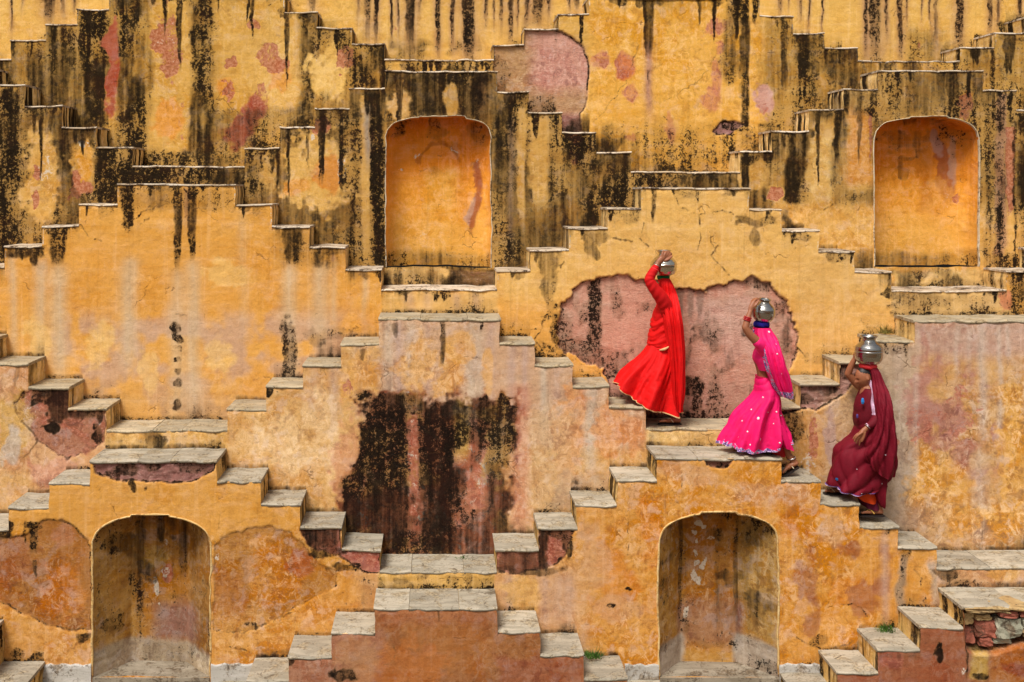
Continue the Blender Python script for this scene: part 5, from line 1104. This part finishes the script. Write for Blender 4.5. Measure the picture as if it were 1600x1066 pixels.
for c in ((1167, 500.5, -.167), (1167.8, 498.3, -.165), (1168.6, 496, -.162)): ring(f, 'bangle', c, f.p(1171, 489)-f.p(1166, 504), 5.4*f.m, .0062, M_BRED, me_)
ring(f, 'anklet', (1236.5, 716, -.07), (-.35, 0, 1), 6.4*f.m, .006, M_SILV, me_)
sandal(f, 'sandal', [(1247, 728, -.07), (1238, 733.5, -.07), (1232, 737.5, -.07), (1221, 742, -.07)], .043, me_, None, M_STRAP, [[(1240, 732, -.12), (1234, 727, -.09), (1227, 738, -.08)], [(1240, 732, -.02), (1234, 727, -.06), (1227, 738, -.08)]])
tag(lathe(f, 'water_pot', [(4, 503.5), (9, 503), (13, 500.5), (16.2, 496), (17.5, 490.5), (17.6, 487), (16.8, 482), (14, 477.5), (10, 474), (7.6, 472), (7.3, 470.6), (8.3, 468.6), (9.2, 467.4), (8.9, 466.6), (7.4, 467), (6.4, 470), (7, 474)], 1193, M_STEEL, tilt=.10, cy=487),
    'round steel water pot with a narrow rim on the pink veiled head', 'water pot', 'steel water pots carried on heads')
pad(f, 'head_pad', 1178, 1202.5, 501.5, 512.5, M_NAVY, 0, 'thick navy blue cloth pad on the pink veiled head', 'head pad')

# ---- woman in maroon, lowest on the steps, hand on her knee
f = Fig(11.20); me_ = person(f, 1360, 804, 'woman in dark maroon sari, one hand on her knee, lowest on the steps')
b = [head(f.p(1351, 590, .0), -.30, .92), T(f, [(1354, 597, 0), (1357, 612, 0)], [7, 8]), T(f, [(1357, 612, 0), (1356, 632, 0), (1358, 655, 0), (1362, 680, 0)], [13, 15, 15, 18]),
     T(f, [(1355, 613, .05), (1349, 608, .13), (1337, 598, .15), (1325, 584.5, .14)], [8.5, 7.4, 6.4, 5.4]), T(f, [(1325, 584.5, .14), (1330, 572, .12), (1336, 560, .10)], [5.4, 4.8, 3.6]),
     T(f, [(1336, 560, .10), (1338, 554, .09), (1341, 548, .075)], [3.6, 4.4, 4.2], flat=.8)]
for i in range(4): b.append(T(f, [(1339+i*1.2, 550-i*.6, .085-.018*i), (1341+i*1.6, 544-i*.5, .075-.018*i), (1344+i*1.6, 540, .05-.018*i)], [1.8, 1.6, 1.2]))
b.append(T(f, [(1339, 554, .06), (1341, 550, .04), (1344, 548, .02)], [2, 1.8, 1.3]))
b += [T(f, [(1360, 617, -.06), (1370, 634, -.13), (1373, 650, -.18), (1364, 661, -.215), (1355, 668, -.22)], [9, 8, 6.6, 5, 3.6]), T(f, [(1355, 668, -.22), (1350, 673, -.222), (1346, 677, -.222)], [3.6, 4.4, 4.4], flat=.8),
      T(f, [(1347, 676, -.24), (1340, 681, -.238), (1336.5, 686, -.225), (1335, 690, -.215)], [2, 1.8, 1.5, 1.2]), T(f, [(1347, 678, -.23), (1341.5, 684, -.23), (1339, 689, -.22), (1338, 693, -.21)], [2, 1.8, 1.5, 1.2]),
      T(f, [(1347, 679, -.22), (1344, 686, -.22), (1343, 692, -.212), (1342.5, 696, -.205)], [2, 1.8, 1.5, 1.2]), T(f, [(1346, 675, -.20), (1339, 679, -.20), (1335, 683, -.195), (1333, 686, -.19)], [1.9, 1.7, 1.4, 1.1]),
      T(f, [(1351, 676, -.235), (1350, 682, -.235), (1348, 687, -.23), (1346.5, 690, -.225)], [2.2, 2, 1.7, 1.3]),
      T(f, [(1364, 684, .05), (1342, 698, .05), (1322, 709, .05), (1316, 732, .06), (1309, 756, .08)], [13, 9.5, 7.5, 6.0, 4.4]), T(f, [(1364, 684, -.07), (1366, 730, -.08), (1370, 775, -.08), (1372, 793, -.08)], [14, 10, 7, 4.8])]
b += foot(f, (1372, 788), (1376, 803), (1359, 803), (1347, 803), -.08)
b += foot(f, (1309, 752), (1313, 769), (1297, 769), (1290, 769), .09)
remesh('body', b, .0048, M_SKIN, me_)
# hair, eye and brow
V, Fc = head(f.p(1352.6, 589.0, .0), -.30, .955); c0 = f.p(1352, 590)
Vh = np.array(V); ax = np.array((math.cos(.30), 0, math.sin(.30))); up = np.array((-math.sin(.30), 0, math.cos(.30)))
keep = lambda q: all(np.dot(Vh[i]-c0, up) > .052+.42*(-np.dot(Vh[i]-c0, ax)) or np.dot(Vh[i]-c0, ax) > .030 for i in q)
link('hair', pmesh('hair', V, [q for q in Fc if keep(q)]), M_HAIR, me_, smooth=True)
for sgn in (-1, 1):
    M3 = np.array(Matrix.Rotation(-.30, 3, 'Y'))
    e0 = c0 + M3 @ (np.array((-.080, sgn*.030, .004))*.92); v, fc = tube([e0+M3 @ np.array((.012, -sgn*.002+sgn*.012, -.001)), e0+M3 @ np.array((-.004, 0, -.003)), e0+M3 @ np.array((-.006, -sgn*.010, 0))], [.003, .0062, .003], seg=8)
    link('eye', pmesh('eye', v, fc), M_BLK, me_, smooth=True)
    e1 = c0 + M3 @ (np.array((-.089, sgn*.032, .028))*.92); v, fc = tube([e1+M3 @ np.array((.018, sgn*.014, -.002)), e1, e1+M3 @ np.array((-.010, -sgn*.014, 0))], [.0028, .005, .0028], seg=8)
    link('eyebrow', pmesh('eyebrow', v, fc), M_BLK, me_, smooth=True)
cloth(f, 'petticoat', [((1328, 738), (1366, 745), .13), ((1324, 763), (1371, 768), .15, 0, 4), ((1334, 774), (1370, 780), .15, 0, 4)], M_ORA, me_, nv=24, nu=70, folds=((8, .05, 0, 1, 0, 1),))
cloth(f, 'underskirt', [((1335, 750), (1370, 755), .12), ((1342, 778), (1373, 783), .13, 0, 2), ((1345, 788), (1374, 792), .13, 0, 2)], M_PLUM, me_, nv=24, nu=70, folds=((8, .05, 0, 1, 0, 1),))
skr = [((1338, 664), (1384, 668), .17), ((1331, 681), (1389, 690), .2), ((1317, 691), (1391, 712), .215, 0, 1), ((1306, 704), (1391, 730), .22, 0, 3), ((1302, 727), (1386, 742), .225, 0, 7), ((1299, 745), (1380, 750), .225, 0, 10), ((1297, 757), (1375, 754), .22, 0, 9)]
sk, G = cloth(f, 'skirt', skr, M_MAR, me_, folds=((5, .09, 2.4, 2.2, .05, .9), (9, .06, .6, -2.0, .2, 1), (15, .02, 0, 2, .4, 1)), seed=7, crease=((7, 2.2, .030, 1.0, .05, .35), (12, -3, .016, .4, .15, .5), (21, 1.5, .008, .4, .3, .9)))
band('white_hem_trim', G, [88, 89], list(range(56, 96)), M_WHT, sk, .003); band('purple_hem', G, [86, 87, 88], list(range(56, 104)), M_PURP, sk, .001)
cloth(f, 'sari_fall', [((1350, 725), (1384, 728), .15, -.06), ((1354, 745), (1383, 750), .16, -.06), ((1360, 765), (1379, 770), .15, -.06), ((1366, 780), (1378, 786), .13, -.06), ((1371, 788), (1377, 791), .11, -.06)], M_MAR, me_, nv=40, folds=((5, .12, 1, 1, 0, .7), (9, .06, 0, 1, 0, 1)), seed=8)
cloth(f, 'blouse', [((1348, 606), (1366, 606), .10), ((1344, 614), (1374, 615), .15), ((1338, 630), (1380, 632), .165), ((1335.5, 646), (1382, 649), .165), ((1336, 660), (1384, 664), .165), ((1338, 672), (1386, 676), .17)], M_MARB, me_, nv=60, folds=((4, .03, 0, 6, 0, 1),), seed=9, crease=((3, 3, .007, .5, .1, .4),))
veil_r = [((1352, 574.5), (1369, 574), .08, .0), ((1355, 582), (1373, 581), .105), ((1358, 597), (1379, 598), .125, -.02), ((1360, 612), (1384, 613), .17, -.08), ((1361, 630), (1388, 631), .19, -.12), ((1362, 650), (1390, 651), .20, -.13), ((1359, 672), (1392, 674), .21, -.13), ((1352, 690), (1394, 700), .21, -.13, 3), ((1346, 704), (1394, 722), .20, -.12, 8), ((1350, 718), (1390, 740), .18, -.11, 10)]
ve, G = cloth(f, 'veil', veil_r, M_MAR, me_, folds=((5, .08, .4, 1.6, .05, .7), (9, .05, 2, 2.5, .2, .9), (14, .025, 0, 2, .3, 1)), nv=120, seed=10, crease=((10, 3, .034, .7, .0, .3), (18, -4, .018, 0, .15, .5)))
band('white_veil_edge', G, list(range(2, 66, 2)), [62, 64, 66, 67], M_WHT, ve, .004)
dots('sequin', G, [(10, 106, .8), (58, 108, .8), (78, 104, .7), (96, 90, .9)], .009, M_SEQ, ve)
G2 = np.array(loft(f, skr, folds=((5, .09, 2.4, 2.2, .05, .9), (9, .06, .6, -2.0, .2, 1), (15, .02, 0, 2, .4, 1)), seed=7, crease=((7, 2.2, .030, 1.0, .05, .35), (12, -3, .016, .4, .15, .5), (21, 1.5, .008, .4, .3, .9)))[0]).reshape(90, 120, 3)
dots('sequin', G2, [(52, 82, .9), (70, 104, .9), (80, 88, .8), (62, 98, .8)], .009, M_SEQ, sk); dots('blue_sequin', G2, [(72, 68, 1.6)], 0.013, M_BLUE, sk)
lathe(f, 'brooch', [(.3, 622), (1.6, 622.6), (2.2, 625), (2.6, 628), (1.8, 631), (.4, 632)], 1348, M_BLUE, me_, dy=-.158, seg=12)
lathe(f, 'brooch', [(.3, 647), (1.4, 648), (1.8, 650.5), (1.4, 653), (.4, 654)], 1339.5, M_PURP, me_, dy=-.11, seg=12)
ring(f, 'bangle', (1356, 667, -.22), f.p(1352, 671)-f.p(1360, 663), .032, .005, M_SILV, me_); ring(f, 'bangle', (1357.3, 665.6, -.219), f.p(1352, 671)-f.p(1360, 663), .033, .004, M_WHT, me_)
v, fc = tube([f.p(1371, 640, -.15), f.p(1372.5, 650, -.185), f.p(1365, 660.5, -.215), f.p(1358, 665.5, -.222)], [q*f.m for q in (9, 8.6, 7, 5.4)], seg=24, sub=8)
link('blouse_sleeve', pmesh('blouse_sleeve', v, fc), M_MARB, me_, smooth=True)
sandal(f, 'sandal', [(1380, 804, -.08), (1362, 804, -.08), (1344, 804, -.08)], .043, me_, None, M_YSTRAP, [[(1366, 803, -.13), (1359, 796.5, -.10), (1351, 801, -.09)], [(1366, 803, -.03), (1359, 796.5, -.07), (1351, 801, -.09)]])
sandal(f, 'sandal', [(1316, 770, .09), (1300, 770, .09), (1287, 770, .09)], .043, me_, None, M_STRAP, [[(1304, 768.5, .04), (1298, 763, .07), (1292, 767, .08)]])
tag(lathe(f, 'water_pot', [(4, 570), (11, 569.4), (16, 567), (19.4, 562.5), (20.8, 557), (20.8, 550), (21.3, 549), (20.8, 548), (20.8, 545), (20.0, 541.5), (16.5, 538), (12, 534.4), (10.2, 532.6), (9.8, 530.5), (10.6, 528), (12.6, 526), (13, 525), (12.4, 524.2), (9.4, 527.5), (8.6, 531), (10, 536)], 1357.5, M_STEEL),
    'large straight sided steel water pot above the maroon veil', 'water pot', 'steel water pots carried on heads')
pad(f, 'head_pad', 1343, 1370, 567.5, 576, M_CORAL, 0, 'flat coral red cloth pad under the largest pot', 'head pad')

# ------------------------------------------------------------------ weeds growing in the joints
M_GRASS = make_plain('fresh_grass', (70, 104, 34), .6, var=.35, bscale=90); M_DRY = make_plain('dry_grass', (132, 118, 56), .7, var=.35, bscale=90)
def tuft(x, y, Y, w, h, n, mat, label, seed, name='grass_tuft'):
    r2 = random.Random(seed); V, Fc = [], []; m = Y/F; base = np.array(((x-VX)*m, Y, (VY-y)*m))
    for i in range(n):
        u = r2.gauss(0, .45); b0 = base+np.array((u*w*m, r2.uniform(-.05, .05), 0)); a = r2.uniform(-1, 1)*.9+u*.5; ln = h*m*r2.uniform(.45, 1.15)*(1-.35*abs(u)); bend = r2.uniform(.2, .9); dy = r2.uniform(-.6, .5); wd = r2.uniform(.003, .006)
        for k in range(5):
            t = k/4; p = b0+np.array((math.sin(a)*ln*t*(1+bend*t)*.7, dy*ln*t*t, ln*(t-.35*bend*t*t))); wv = wd*(1-t*.9); s = np.array((wv, wv*.5, 0)); V += [p-s, p+s]
        o = len(V)-10; Fc += [(o+2*k, o+2*k+1, o+2*k+3, o+2*k+2) for k in range(4)]
    return tag(link(name, pmesh(name, V, Fc), mat), label, 'grass')
tuft(1386, 988, 10.88, 14, 17, 110, M_GRASS, 'green grass tuft in the step corner at the lower right', 3)
tuft(926, 1027, 10.86, 16, 14, 150, M_GRASS, 'low green grass clump beside the step left of the right niche', 4)
tuft(1384, 521, 11.88, 12, 17, 80, M_DRY, 'dry yellowish grass tuft on the step above the maroon woman', 5)
tuft(722, 872, 11.3, 12, 3.5, 40, M_GRASS, 'small flat green weed on the landing below the black mould patch', 6, 'weed')
